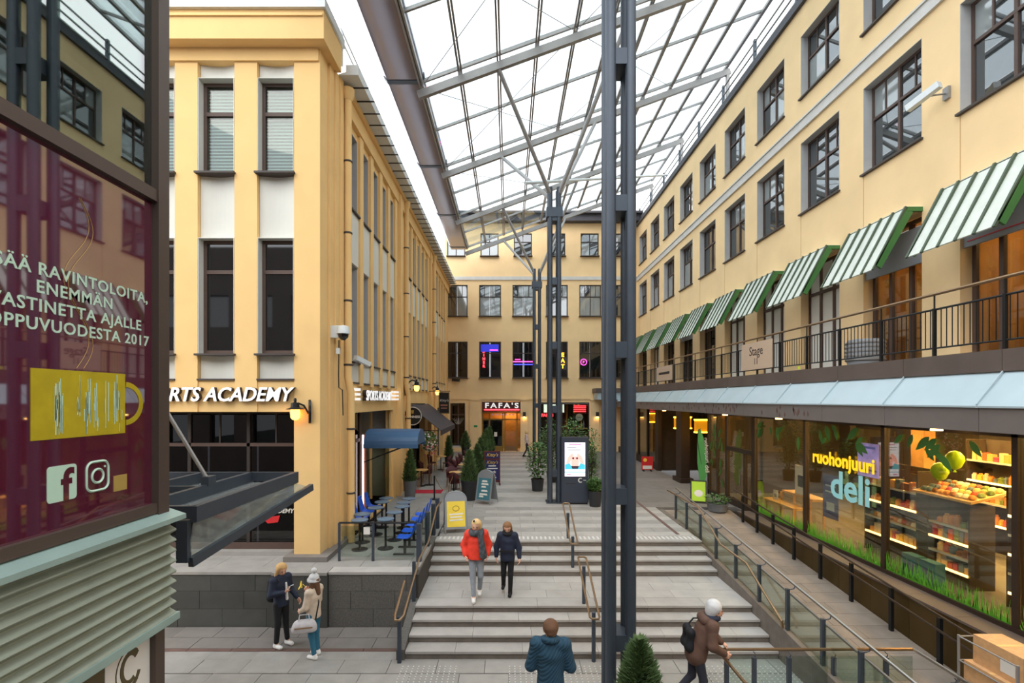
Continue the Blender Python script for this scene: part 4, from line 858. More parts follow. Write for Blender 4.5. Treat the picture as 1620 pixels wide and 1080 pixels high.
for a, b_ in ((-4.22,-3.76),(-3.68,-3.28)): piece('pane', 'pane_dark', lw2, a, b_, 36.27, 36.28, 1.62, 3.85); piece('pane', 'pane_dark', lw2, a, b_, 36.27, 36.28, 3.95, 4.72)
for k in range(7): a = -1+.33*k; MB().bar((-3.72+.12*a,36.24,3.2),(-3.72+.42*a,36.24,3.65),.035,.01).build('fan_print', 'paper', lw2)
rs2 = openb('window_diner_right', 2.3,5.9,1.2,4.8)
MB().box(2.2,6,39,39.1,1.2,4.9).build('back_wall', 'interior_dark', rs2); MB().box(4.3,4.4,37,39,1.2,4.8).build('partition', 'wood_warm', rs2); MB().box(2.2,2.28,36.4,39,1.2,4.9).build('side_wall', 'interior_dark', rs2); MB().box(5.95,6.02,36.4,39,1.2,4.9).build('side_wall', 'interior_dark', rs2); MB().box(2.2,6,36.4,39,4.8,4.9).build('ceiling', 'interior_dark', rs2); MB().box(2.2,6,36.2,39,1.15,1.21).build('floor', 'granite_dark', rs2)
for X in (2.33,3.9,5.87): MB().box(X-.04,X+.04,36.2,36.28,1.2,4.8).build('mullion', 'frame_dark', rs2)
MB().box(2.3,5.9,36.18,36.28,4.68,4.85).build('head', 'pot_grey', rs2)
for a, b_ in ((2.37,3.86),(3.94,5.83)): piece('pane', 'shop_glass', rs2, a, b_, 36.23, 36.24, 1.2, 4.68)
def neon(name, parts, lab):
    o = thing(name, parts[0][1], lab, 'neon sign')
    for s, p, sz, m in parts: text('lettering', s, sz, m, o, p, (1,0,0), (0,0,1), .03, bold=.012)
    return o
o = thing('neon_sign', (5.3,36.5,4.2), 'glowing red panel sign in the right shop window', 'neon sign'); MB().box(4.75,5.75,36.5,36.55,3.95,4.6).build('panel', 'sign_maroon', o)
for z in (4.1,4.25,4.4,4.52): MB().box(4.8,5.7,36.46,36.5,z,z+.06).build('tube', 'neon_red', o)
o = thing('round_window_sign', (5.2,36.4,3.6), 'round white sign hanging in the right shop window', 'sign'); MB().tube([(5.2,36.36,3.7),(5.2,36.42,3.7)], .27, 20).build('disc', 'gutter_white', o); MB().box(5.05,5.35,36.34,36.36,3.68,3.72).build('print', 'teal', o)
neon('neon_letters', [("FAFA'S",(2.85,36.5,3.75),.3,'neon_red')], 'small red neon word behind the steel columns')
o = thing('window_screen', (3.1,36.6,4.2), 'bright menu screen above the right shop counter', 'screen'); MB().box(2.6,4.1,36.6,36.66,4.05,4.65).build('panel', mat('screen_pale', (206,222,214), .4, emit=.8, var=.3, scale=3), o); MB().box(2.55,4.15,36.66,36.72,4.0,4.7).build('housing', 'ink', o)
for i, c in enumerate(('poster_blue','red','teal','goods9','poster_lilac')):
    o = thing('bottle', (4.85+i*.18,36.7,2.9), 'coloured bottle in the right shop window, %s' % ['first of five from the wooden partition','second of five from the wooden partition','third of five from the wooden partition','fourth of five from the wooden partition','last of five from the wooden partition'][i], 'bottle', 'coloured bottles'); MB().lathe([(.06,0),(.06,.35),(.025,.45),(.025,.55)], (4.85+i*.18,36.7,2.9), 8).build('body', c, o)
MB().box(4.7,5.8,36.6,36.85,2.82,2.9).build('shelf_board', 'wood_pale', label='wooden shelf holding the coloured bottles', cat='shelf')
neon('neon_letters', [(c,(-1.83,36.12,8.45-.27*i),.26,'neon_red') for i, c in enumerate('DINER')], 'red vertical neon word DINER in the second window')
neon('neon_letters', [(c,(3.95,36.12,8.15-.42*i),.4,'neon_orange') for i, c in enumerate('EAT')], 'orange vertical neon word EAT in an upper window')
o = thing('neon_strip', (.9,36.12,7.6), 'pink and blue neon strips in the third window', 'neon sign'); MB().box(.3,1.8,36.1,36.13,7.75,7.82).build('tube', 'neon_pink', o); MB().box(.35,1.8,36.1,36.13,7.55,7.6).build('tube', 'neon_blue', o); MB().box(.45,.85,36.1,36.13,7.92,7.97).build('tube', 'neon_pink', o)
o = thing('neon_ring', (5.45,36.12,7.7), 'pink neon ring in the fifth window', 'neon sign'); MB().tube([Vector((5.48+.22*math.cos(t),36.1,7.75+.22*math.sin(t))) for t in np.linspace(0,6.283,17)[:-1]], .025, 5, closed=True).build('tube', 'neon_pink', o); text('lettering', 'P', .26, 'neon_pink', o, (5.48,36.11,7.66), (1,0,0), (0,0,1), .02)
o = thing('neon_sign', (-1.5,36.12,8.7), 'blue neon panel at the top of the second window', 'neon sign'); MB().box(-2.05,-.75,36.1,36.13,8.5,9.05).build('panel', mat('deep_blue', (40,46,170), .4, emit=.5), o); MB().box(-1.4,-.8,36.08,36.1,8.6,8.66).build('tube', 'neon_pink', o)
for X, lab in ((1.13,'to the right of the burger door'),(6.45,'near the terrace corner')):
    o = thing('facade_light', (X,35.95,3.95), 'small dark up and down wall light %s' % lab, 'lamp', 'facade lights'); MB().box(X-.1,X+.1,35.8,35.97,3.75,4.1).build('housing', 'frame_dark', o); MB().box(X-.08,X+.08,35.82,35.95,3.73,3.75).build('lens', 'lamp_warm', o)
MB().box(-2.55,-2.3,35.96,35.98,3.0,3.14).build('exit_sign', mat('exit_green', (30,140,70), .5), label='small green exit sign on the back pillar', cat='sign')
o = thing('bullet_camera', (-4.0,35.9,6.4), 'small dark camera under the back left window', 'camera'); MB().bar((-4.1,36.0,6.45),(-3.6,35.7,6.4),.22,.2).build('housing', 'pot_black', o); MB().box(-4.05,-3.9,35.95,36.1,6.35,6.5).build('mount', 'steel_roof', o)
# ================================================================ handrails and balustrades
def rail(name, loc, lab): return thing(name, loc, lab, 'railing')
r = rail('stair_rail', (1.6,13,1.2), 'brass loop handrail in the middle of the upper stairs')
for X in (1.53,1.71): MB().tube([(X,13.95,2.06),(X,12.25,1.44)], .022, 8).build('handrail', 'brass_rail', r)
for Y, z in ((13.95,2.06),(12.25,1.44)): MB().tube([(1.53,Y,z),(1.56,Y+(.08 if z > 2 else -.08),z),(1.68,Y+(.08 if z > 2 else -.08),z),(1.71,Y,z)], .022, 8).build('end_bow', 'brass_rail', r)
MB().tube([(1.62,13.5,1.2),(1.62,13.5,1.9)], .04, 8).build('post', 'steel', r); MB().tube([(1.62,12.5,.75),(1.62,12.5,1.53)], .04, 8).build('post', 'steel', r)
r = rail('stair_rail', (1.6,10,.6), 'brass loop handrail in the middle of the lower stairs')
for X in (1.53,1.71): MB().tube([(X,10.9,1.5),(X,9.3,.9)], .022, 8).build('handrail', 'brass_rail', r)
for Y, z in ((10.9,1.5),(9.3,.9)): MB().tube([(1.53,Y,z),(1.56,Y+(.08 if z > 1.2 else -.08),z),(1.68,Y+(.08 if z > 1.2 else -.08),z),(1.71,Y,z)], .022, 8).build('end_bow', 'brass_rail', r)
MB().tube([(1.62,10.65,.6),(1.62,10.65,1.4)], .04, 8).build('post', 'steel', r); MB().tube([(1.62,9.42,.0),(1.62,9.42,.94)], .04, 8).build('post', 'steel', r)
r = rail('stair_rail', (-2.1,11,.6), 'brass handrail with dark posts along the left edge of the stairs')
MB().tube([(-1.96,14.2,2.05),(-1.98,13.5,2.05),(-1.98,12.1,1.5),(-1.98,10.9,1.48),(-2.0,9.35,.9),(-2.05,9.2,.88),(-2.12,9.2,.88),(-2.16,9.35,.92),(-2.16,10.2,1.25)], .024, 8).build('handrail', 'brass_rail', r)
for X, Y, z0, z1 in ((-2.08,9.38,0,.88),(-2.08,10.82,.56,1.45)): MB().box(X-.035,X+.035,Y-.035,Y+.035,z0,z1).build('post', 'steel', r)
r = rail('terrace_balustrade', (-2.12,12.8,1.2), 'grey posts with glass beside the blue seat row')
for Y in (11.62,12.83,13.85,14.6): MB().box(-2.17,-2.06,Y-.07,Y+.07,1.2,2.08).build('post', 'steel', r)
for a, b_ in ((11.7,12.75),(12.91,13.77)): piece('pane', 'rail_glass', r, -2.12, -2.11, a, b_, 1.28, 2.02)
r = rail('terrace_balustrade', (-3.1,11.6,1.2), 'thin dark rail with glass at the front of the bar terrace')
MB().tube([(-4.0,11.62,2.1),(-2.17,11.62,2.1)], .022, 8).build('handrail', 'steel_black', r); MB().box(-3.23,-3.17,11.6,11.64,1.2,2.1).build('post', 'steel', r); MB().box(-4.02,-3.97,11.6,11.64,1.2,2.1).build('post', 'steel', r)
piece('pane', 'rail_glass', r, -3.95, -3.25, 11.615, 11.623, 1.3, 2.02); piece('pane', 'rail_glass', r, -3.15, -2.2, 11.615, 11.623, 1.3, 2.02); MB().box(-3.42,-3.27,11.6,11.61,1.83,2.0).build('notice', 'paper', r)
r = rail('ramp_balustrade', (5.28,11,.7), 'glass balustrade with double steel rails between stairs and ramp')
PYR = [15.6,14.65,13.6,12.56,11.47,10.4,9.34,8.29,7.39,6.4]
for Y in PYR:
    zb = min(rampz(Y)+.18, 1.24); MB().box(5.25,5.31,Y-.03,Y+.03,zb,zb+.8).build('post', 'steel', r); MB().tube([(5.31,Y,zb+.78),(5.4,Y,zb+.8),(5.42,Y,zb+.86)], .01, 5).build('bracket', 'steel', r)
for a, b_ in zip(PYR[1:], PYR[:-1]):
    za, zb = rampz(a)+.24, rampz(b_)+.24
    MB().add([(5.275,a+.04,za),(5.275,b_-.04,zb),(5.275,b_-.04,zb+.66),(5.275,a+.04,za+.66),(5.285,a+.04,za),(5.285,b_-.04,zb),(5.285,b_-.04,zb+.66),(5.285,a+.04,za+.66)],[(0,1,2,3),(7,6,5,4),(0,4,5,1),(2,6,7,3),(0,3,7,4),(1,5,6,2)]).build('pane', 'rail_glass', r)
for dz in (.9+.14, .66+.14): MB().tube([(5.43,16.0,rampz(16)+dz),(5.43,5.6,rampz(5.6)+dz)], .024, 8).build('handrail', 'steel_bright', r)
MB().tube([(5.15,16.0,2.06),(5.15,13.4,2.08),(5.15,12.0,1.48),(5.15,10.7,1.45),(5.15,9.3,.82),(5.15,9.28,.7)], .024, 8).build('stair_handrail', 'brass_rail', r)
r = rail('shop_side_rail', (7.5,11,.7), 'black posts with two dark rails along the bronze wall')
for Y in [15.8,14.9,14.0,12.97,11.87,10.8,9.67,8.58,7.5,6.4]: MB().box(7.47,7.53,Y-.035,Y+.035,rampz(Y),rampz(Y)+.84).build('post', 'steel_black', r)
for dz in (.92,.66): MB().tube([(7.42,16.3,rampz(16.3)+dz),(7.42,5.6,rampz(5.6)+dz)], .022, 8).build('handrail', 'bronze_dark', r)
r = rail('stairwell_balustrade', (5,8.1,0), 'glass balustrade with bronze rail in front of the stair foot')
MB().tube([(3.42,5.2,.9),(3.42,8.1,.9)], .026, 8).build('handrail', 'brass_rail', r); MB().tube([(3.42,8.1,.9),(6.65,8.1,.9)], .026, 8).build('handrail', 'brass_rail', r); MB().tube([(6.65,8.1,.9),(6.65,5.2,.9)], .026, 8).build('handrail', 'steel_bright', r)
US = [(3.55,8.04),(4.0,8.04),(4.57,8.04),(5.3,8.04),(6.15,8.04),(6.6,7.3),(6.6,6.2),(3.47,7.2),(3.47,6.2)]
for X, Y in US: z0 = 0 if X < 5.34 else rampz(Y); MB().box(X-.03,X+.03,Y-.03,Y+.03,z0,.8).build('post', 'steel', r); MB().tube([(X,Y,.78),(X+.03,Y,.84),(X,Y+.03 if Y > 8 else Y,.88)], .009, 5).build('bracket', 'steel', r)
for a, b_ in ((3.6,3.96),(4.05,4.52),(4.62,5.2)): piece('pane', 'rail_glass', r, a, b_, 8.035, 8.043, .1, .82)
for a, b_ in ((5.36,6.1),(6.2,6.58)): piece('pane', 'rail_glass', r, a, b_, 8.035, 8.043, .42, .82)
# ================================================================ bar furniture
def bar_table(X, Y, lab):
    o = thing('bar_table', (X,Y,1.2), lab, 'table', 'round bar tables')
    MB().lathe([(.2,.735),(.215,.745),(.215,.765),(.2,.77)], (X,Y,1.2), 20).build('table_top', 'table_top', o); MB().tube([(X,Y,1.22),(X,Y,1.935)], .03, 8).build('pole', 'black_iron', o); MB().lathe([(.2,0),(.2,.015),(.06,.035),(.03,.06)], (X,Y,1.2), 20).build('base', 'black_iron', o)
for i, (X, Y) in enumerate([(-3.79,15.25),(-3.78,14.7),(-3.76,13.9),(-3.9,13.14),(-3.78,12.5),(-3.15,12.6),(-3.1,13.36),(-3.05,14.08),(-3.12,14.62),(-3.08,15.2)]):
    bar_table(X, Y, 'small round bar table, ' + ['farthest in the row along the wall','second from the far end of the wall row','middle one of the wall row','fourth in the wall row towards the corner','nearest the corner downpipe','alone at the front near the terrace rail','second in the row beside the blue seats','third in the row beside the blue seats','fourth in the row beside the blue seats','farthest in the row beside the blue seats'][i])
def seat_proto(o):
    n = 7; b = MB()
    prof = [(-.2,.43),(-.05,.405),(.1,.41),(.18,.45),(.22,.55),(.26,.72),(.3,.9)]   # x back, z
    for k, (x, z) in enumerate(prof):
        wdt = [.2,.22,.22,.21,.21,.2,.14][k]
        for j in range(5): t = -1+j*.5; b.v.append((x, t*wdt, z+.025*t*t)); 
    for k in range(6):
        for j in range(4): b.f.append((k*5+j,k*5+j+1,k*5+j+6,k*5+j+5))
    b.sm = True; s = b.build('shell', 'blue_seat', o); so = s.modifiers.new('thickness', 'SOLIDIFY'); so.thickness = .02; sd = s.modifiers.new('smooth', 'SUBSURF'); sd.levels = sd.render_levels = 1
    MB().box(-.03,.03,-.03,.03,.02,.41).build('pedestal', 'black_iron', o); MB().box(-.28,.22,-.04,.04,0,.03).build('foot', 'black_iron', o)
sp = None
for i, (X, Y, rz) in enumerate([(-2.55,12.1,0),(-2.56,12.7,0),(-2.56,13.3,0),(-2.56,13.9,0),(-2.56,14.5,0),(-4.22,14.2,math.pi),(-4.22,14.85,math.pi),(-4.22,15.5,math.pi)]):
    lab = 'blue plastic bucket seat, ' + ['nearest the camera in the row by the stairs','second in the row by the stairs','third in the row by the stairs','fourth in the row by the stairs','farthest in the row by the stairs','nearest of three along the wall','middle of three along the wall','farthest of three along the wall'][i]
    if sp is None: o = sp = thing('blue_seat', (X,Y,1.2), lab, 'seat', 'blue seats', rz=rz, local=True); seat_proto(o)
    else: o = copy_tree(sp); o.location = (X,Y,1.2); o.rotation_euler.z = rz; o['label'] = lab
# rattan chairs and tables of the pub
def chair_proto(o):
    MB().lathe([(.2,.42),(.23,.43),(.23,.46),(.2,.47)], (0,0,0), 14).build('seat', 'rattan', o)
    b = MB(); 
    for k in range(9):
        t = math.radians(-80+20*k); b.v += [(.22*math.sin(t),.22*math.cos(t)*1.0,.46),(.25*math.sin(t),.26*math.cos(t),.9-.16*abs(math.sin(t))**2)]
    for k in range(8): b.f.append((2*k,2*k+2,2*k+3,2*k+1))
    b.sm = True; s = b.build('backrest', 'rattan', o); m = s.modifiers.new('thickness', 'SOLIDIFY'); m.thickness = .03
    for sx, sy in ((-1,-1),(1,-1),(-1,1),(1,1)): MB().tube([(sx*.16,sy*.16,.43),(sx*.2,sy*.2,0)], .016, 6).build('leg', 'rattan_leg', o)
cpz = None
CH = [(-2.2,19.95,3.0,'nearest the rope posts'),(-1.72,20.0,3.3,'beside the black planter, front'),(-2.5,21.5,.2,'second row, facing the front pair'),(-2.6,23.0,1.5,'third along the hedge, outer side'),(-2.55,24.2,1.5,'fourth along the hedge, outer side'),(-2.5,25.4,1.5,'fifth along the hedge, outer side'),(-2.5,26.8,1.5,'sixth along the hedge, outer side'),(-2.35,28.3,1.5,'last along the hedge, outer side'),(-1.95,27.6,-1.5,'at the far end, hedge side'),(-1.95,25.0,-1.5,'in the middle, hedge side'),(-4.0,20.9,1.6,'by the potted shrub at the wall'),(-3.75,22.6,-1.5,'under the flower basket'),(-4.1,23.6,1.5,'under the pub awning, wall side'),(-3.3,26.2,-1.5,'under the far end of the pub awning'),(-4.1,26.3,1.5,'against the wall under the hanging board')]
for X, Y, rz, wh in CH:
    lab = 'dark red rattan cafe chair, '+wh
    if cpz is None: o = cpz = thing('rattan_chair', (X,Y,1.2), lab, 'chair', 'rattan chairs', rz=rz, local=True); chair_proto(o)
    else: o = copy_tree(cpz); o.location = (X,Y,1.2); o.rotation_euler.z = rz; o['label'] = lab
for X, Y, wh in ((-2.25,20.95,'between the front chairs'),(-2.1,23.4,'in the middle of the hedge row'),(-2.1,25.6,'farther along the hedge'),(-2.1,27.6,'at the far end of the hedge'),(-3.85,21.7,'by the wall below the flower basket'),(-3.7,26.8,'under the hanging board')):
    o = thing('cafe_table', (X,Y,1.2), 'small pale topped cafe table '+wh, 'table', 'cafe tables'); MB().lathe([(.28,.7),(.3,.71),(.3,.73),(.28,.74)], (X,Y,1.2), 18).build('table_top', 'wood_pale', o); MB().tube([(X,Y,1.22),(X,Y,1.9)], .025, 8).build('pole', 'black_iron', o); MB().lathe([(.2,0),(.2,.02),(.03,.05)], (X,Y,1.2), 14).build('base', 'black_iron', o)
MB().box(-4.2,-2.75,20.0,20.75,1.2,1.212).build('red_carpet', 'carpet_red', label='strip of red carpet at the pub entrance', cat='carpet')
for X, Y, wh in ((-2.84,18.8,'standing alone in front of the red carpet'),(-2.15,19.3,'in front of the rattan chairs')):
    o = thing('rope_post', (X,Y,1.2), 'black rope barrier post '+wh, 'post', 'rope posts'); MB().lathe([(.17,0),(.17,.02),(.03,.05)], (X,Y,1.2), 14).build('base', 'black_iron', o); MB().tube([(X,Y,1.24),(X,Y,2.1)], .03, 8).build('pole', 'black_iron', o)
MB().tube([(-2.8+.62*t, 18.82+.45*t, 2.02-.5*math.sin(math.pi*t)) for t in np.linspace(0,1,13)], .014, 6).build('barrier_rope', 'rattan_leg', label='pale barrier rope hanging between the two posts', cat='rope')
# ================================================================ plants
def conifer_mesh(h, r, n, seed, m='conifer'):
    rd = random.Random(seed); b = MB()
    for k in range(n):
        t = rd.random()**1.25; a = rd.uniform(0,6.283); rr = r*(1-t)**.6*(.55+.45*math.sin(min(1,t*9+.25)*1.57))*rd.uniform(.72,1.05)+.01; z = t*h
        p = Vector((rr*math.cos(a), rr*math.sin(a), z)); d = Vector((math.cos(a),math.sin(a),rd.uniform(.7,1.6))).normalized(); s = Vector((-math.sin(a),math.cos(a),rd.uniform(-.3,.3)))*.022*(h+.4); L = rd.uniform(.08,.19)*(h*.6+.35)
        q = p-d*L*.4; b.add([q-s, q+s, p+d*L*.7, q+Vector((0,0,.03))], [(0,1,2),(0,3,2),(1,2,3)])
    core = MB(); core.lathe([(r*.62,.02),(r*.66,h*.12),(r*.45,h*.5),(.02,h*.92)], (0,0,0), 10); return b, core
def potted_conifer(X, Y, z, h, r, lab, pot=(.2,.28,.6), potm='pot_black', n=520, grp='potted conifers', square=False):
    o = thing('potted_conifer', (X,Y,z), lab, 'plant', grp, local=True); r0, r1, ph = pot
    if square: b = MB().prism([(-r0,0),(r0,0),(r1,ph),(-r1,ph)], lambda u,v,d:(u,d,v), -r1, r1); b.build('pot', potm, o)
    else: MB().lathe([(r0,0),(r1*.95,ph*.92),(r1,ph*.92),(r1,ph),(r1*.85,ph),(r1*.85,ph-.05)], (0,0,0), 16).build('pot', potm, o)
    b, c = conifer_mesh(h, r, n, int(X*100+Y)); 
    for q in (b, c): q.v = [(v[0],v[1],v[2]+ph-.03) for v in q.v]
    f = b.build('foliage', 'conifer', o); c.build('core', 'conifer_deep', o); return o
potted_conifer(1.95, 7.35, 0, 1.0, .36, 'dark green conifer in a pot at the foot of the near column', pot=(.2,.26,.45), n=2600)
potted_conifer(-3.85, 19.2, 1.2, 1.25, .27, 'columnar conifer in a tall grey pot by the bar entrance', pot=(.2,.26,.65), potm='pot_grey', n=700)
for X, Y, h, wh in ((-1.5,18.75,1.15,'nearest in the black hedge planters'),(-1.32,20.6,1.2,'second in the hedge row'),(-1.3,22.8,1.3,'third in the hedge row'),(-1.28,25.2,1.35,'fourth in the hedge row'),(-1.25,27.8,1.4,'fifth in the hedge row'),(-1.2,30.6,1.4,'last in the hedge row')): potted_conifer(X, Y, 1.2, h, .36, 'dense green conifer '+wh, pot=(.26,.34,.75), n=620)
potted_conifer(-3.4, 27.9, 1.2, 1.2, .3, 'narrow conifer cone beneath the hanging board', pot=(.2,.25,.6), n=420); potted_conifer(-2.95, 33.6, 1.2, 1.1, .4, 'round conifer in front of the back cafe window', pot=(.25,.3,.6), n=420)
def leafy_plant(X, Y, z, h, r, lab, n, pot=(.22,.28,.5), z0=.45, leaf_l=.14, m='leafy', potm='pot_black', name='leafy_shrub'):
    rd = random.Random(int(X*77+Y*31)); o = thing(name, (X,Y,z), lab, 'plant', local=True); b = MB()
    if pot: MB().lathe([(pot[0],0),(pot[1]*.95,pot[2]*.92),(pot[1],pot[2]*.92),(pot[1],pot[2]),(pot[1]*.85,pot[2]),(pot[1]*.85,pot[2]-.04)], (0,0,0), 16).build('pot', potm, o)
    for k in range(n):
        a = rd.uniform(0,6.283); u = rd.uniform(-1,1); s = math.sqrt(1-u*u); rr = rd.uniform(.55,1)
        p = Vector((r*s*rr*math.cos(a), r*s*rr*math.sin(a), z0+(h-z0)*(.5+.5*u*rr))); d = Vector((math.cos(a)*s+rd.uniform(-.5,.5), math.sin(a)*s+rd.uniform(-.5,.5), rd.uniform(-.5,.6))).normalized(); L = leaf_l*rd.uniform(.7,1.2); w_ = d.cross(Vector((rd.uniform(-.3,.3),rd.uniform(-.3,.3),1))).normalized()*L*.28
        b.add([p, p+d*L*.5+w_, p+d*L, p+d*L*.5-w_], [(0,1,2,3)])
    b.build('foliage', m, o)
    for k in range(5): a = k*1.26; MB().tube([(0,0,.3 if pot else 0),(r*.3*math.cos(a),r*.3*math.sin(a),h*.6),(r*.5*math.cos(a),r*.5*math.sin(a),h*.85)], .012, 5).build('stem', 'bark', o)
    return o
leafy_plant(3.08,17.6,1.2,1.02,.27,'clipped round boxwood in a black pot beside the totem',2600,pot=(.2,.26,.55),z0=.52,leaf_l=.075)
leafy_plant(1.2,20.6,1.2,2.1,.45,'tall leafy shrub in front of the middle column',1000); leafy_plant(2.0,22.8,1.2,2.9,.6,'tall leafy shrub behind the totem, left part',1300); leafy_plant(3.0,23.2,1.2,2.95,.65,'tall leafy shrub behind the totem, middle part',1300); leafy_plant(3.15,19.0,1.2,2.3,.32,'leafy shrub showing to the right of the totem',900,leaf_l=.12); leafy_plant(4.6,27.5,1.2,2.4,.5,'leafy shrub glimpsed behind the near column',300)
fb = thing('flower_stand', (-3.55,22,1.2), 'ball of white and green flowers on a slim stand by the pub', 'plant', local=True)
MB().tube([(0,0,0),(0,0,1.6)], .03, 8).build('pole', 'bark', fb); MB().lathe([(.22,0),(.22,.02),(.03,.05)], (0,0,0), 14).build('base', 'black_iron', fb)
for nm, m, n, rr in (('foliage','leafy',420,.36),('white_blossom','blossom',90,.38),('pink_blossom','blossom_pink',60,.38)):
    rd = random.Random(n); b = MB()
    for k in range(n):
        a = rd.uniform(0,6.283); u = rd.uniform(-1,1); s = math.sqrt(1-u*u); p = Vector((rr*s*math.cos(a), rr*s*math.sin(a), 1.95+rr*1.2*u-(.25 if nm == 'pink_blossom' else 0))); d = Vector((s*math.cos(a),s*math.sin(a),u)); t = d.orthogonal().normalized()*.045; q = d.cross(t)
        b.add([p-t+d*.02, p+q, p+t+d*.02, p-q], [(0,1,2,3)])
    b.build(nm, m, fb, kind='stuff')
leafy_plant(7.15,16.9,1.2,.55,.4,'low grey tub with green plants beside the shop door',260,pot=(.3,.36,.25),z0=.22,leaf_l=.12,potm='pot_grey',name='planter_tub')
# ================================================================ signs on the plaza
mat('aframe', (150,154,158), .4, metal=.4); mat('board_yellow', (236,206,70), .55, var=.06); mat('board_teal', (64,116,128), .55, var=.08); mat('chalk', (40,44,96), .7, var=.1); mat('frame_maroon', (96,36,34), .5); mat('board_lime', (176,214,60), .55)
def a_board(name, X, Y, h, wd, m, lab, rz, round_top=True):
    o = thing(name, (X,Y,1.2), lab, 'sign', rz=rz, local=True)
    top = [(-wd/2,.12),(wd/2,.12),(wd/2,h*.82)]+([(wd/2*math.cos(t), h*.82+h*.2*math.sin(t)) for t in np.linspace(0,math.pi,10)][1:-1] if round_top else [(wd/2,h)])+[(-wd/2,h*.82)]+([] if round_top else [(-wd/2,h)][:0])
    if not round_top: top = [(-wd/2,.12),(wd/2,.12),(wd/2,h),(-wd/2,h)]
    for s in (-1, 1):
        fn = lambda u, v, d, s=s: (u, s*(.3-.27*v/h)+s*d, v)
        MB().prism(top, fn, -.012, .006).build('panel', 'aframe', o); MB().prism([(-wd*.42,.18),(wd*.42,.18),(wd*.42,h*.78),(-wd*.42,h*.78)], fn, .006, .012).build('poster', m, o)
        for x in (-wd/2, wd/2): MB().tube([fn(x,0,0), fn(x,h*.82,0)], .014, 6).build('leg', 'aframe', o)
        if round_top: MB().tube([fn(wd/2*math.cos(t), h*.82+h*.2*math.sin(t),0) for t in np.linspace(0,math.pi,12)], .016, 6).build('arch', 'aframe', o)
    return o
def fnA(h): return lambda u, v, d: (u, -(.3-.27*v/h)-d, v)
o = a_board('pavement_sign', -1.55, 14.3, 1.12, .62, 'board_yellow', 'arched pavement sign with a yellow poster at the stair top', math.radians(12)); f = fnA(1.12)
MB().tube([f(.09*math.cos(t),.68+.07*math.sin(t),.014) for t in np.linspace(0,6.28,17)[:-1]], .01, 4, closed=True).build('print', 'gold', o)
for z, w_ in ((.5,.2),(.42,.17),(.34,.19)): MB().prism([(-w_,z),(w_,z+.01),(w_,z+.05),(-w_,z+.04)], f, .012, .016).build('print', 'paper', o)
o = a_board('pavement_sign', -.82, 18.1, 1.2, .62, 'board_teal', 'arched pavement sign with a teal poster near the planter', math.radians(-28)); f = fnA(1.2)
for z, w_, x in ((.8,.12,0),(.7,.16,.02),(.6,.1,-.02),(.46,.14,.03),(.34,.18,0),(.26,.1,-.08)): MB().prism([(x-w_,z),(x+w_,z),(x+w_*.8,z+.06),(x-w_*.8,z+.06)], f, .012, .016).build('print', 'paper', o)
o = thing('menu_board', (-.75,22.1,1.2), 'dark red framed menu board with yellow script headings', 'sign', rz=math.radians(6), local=True)
MB().box(-.36,.36,-.06,.0,.1,1.5).build('frame', 'frame_maroon', o); MB().box(-.3,.3,-.075,-.06,.2,1.1).build('chalk_panel', 'chalk', o); MB().box(-.3,.3,-.075,-.06,1.18,1.45).build('header', 'chalk', o)
text('lettering', "Kitty's", .2, 'goods9', o, (0,-.08,1.27), (1,0,0), (0,0,1), .006, shear=.3); text('lettering', "Kitty's", .2, 'goods9', o, (0,-.08,.94), (1,0,0), (0,0,1), .006, shear=.3)
text('lettering', 'Pork', .17, 'paper', o, (0,-.08,.52), (1,0,0), (0,0,1), .006, bold=.004)
for z, w_, m in ((.82,.17,'paper'),(.7,.24,'paper'),(.3,.18,'paper'),(.22,.15,'goods9')): MB().box(-w_,w_,-.08,-.075,z,z+.05).build('print', m, o)
MB().prism(ring_poly(.1,.05), lambda u,v,d:(u+.05,-.08-d,v+.42), 0, .006).build('picture', 'goods2', o)
for x in (-.33,.33): MB().box(x-.02,x+.02,-.3,.1,0,.1).build('foot', 'frame_maroon', o)
o = thing('pavement_sign', (7.0,18.2,1.2), 'lime green pavement board by the shop railing', 'sign', rz=math.radians(-20), local=True); MB().prism([(-.02,0),(.02,0),(.14,.82),(.1,.82)], lambda u,v,d:(d,u-.1,v), -.28, .28).build('board', 'ink', o); MB().prism([(-.03,.08),(-.025,.08),(.09,.78),(.085,.78)], lambda u,v,d:(d,u-.1,v), -.24, .24).build('poster', 'board_lime', o); MB().prism(ring_poly(.15,.12,16), lambda u,v,d:(u,-.1+.03+v*.16-d-.012,.36+v), 0, .006).build('print', 'paper', o)
for x in (-.24,.24): MB().tube([(x,.02,.8),(x,.22,0)], .014, 6).build('leg', 'ink', o)
o = thing('pavement_sign', (7.35,26.2,1.2), 'small red and white board before the far cafe', 'sign', local=True); MB().box(-.3,.3,-.03,.03,.08,.78).build('board', 'red', o); MB().box(-.24,.24,-.04,-.03,.12,.3).build('print', 'paper', o); MB().prism(ring_poly(.1,.1), lambda u,v,d:(u-.12,-.04-d,v+.6), 0, .006).build('print', 'goods9', o)
for x in (-.2,.2): MB().box(x-.02,x+.02,-.15,.15,0,.08).build('foot', 'ink', o)
o = thing('feather_flag', (7.45,18.9,1.2), 'tall green feather flag beside the shop entrance', 'flag', local=True)
fl = [(-.02,.55),(.1,.5),(.22,.9),(.2,1.6),(.12,2.3),(.0,2.66),(-.08,2.68),(-.12,2.2),(-.12,1.4)]
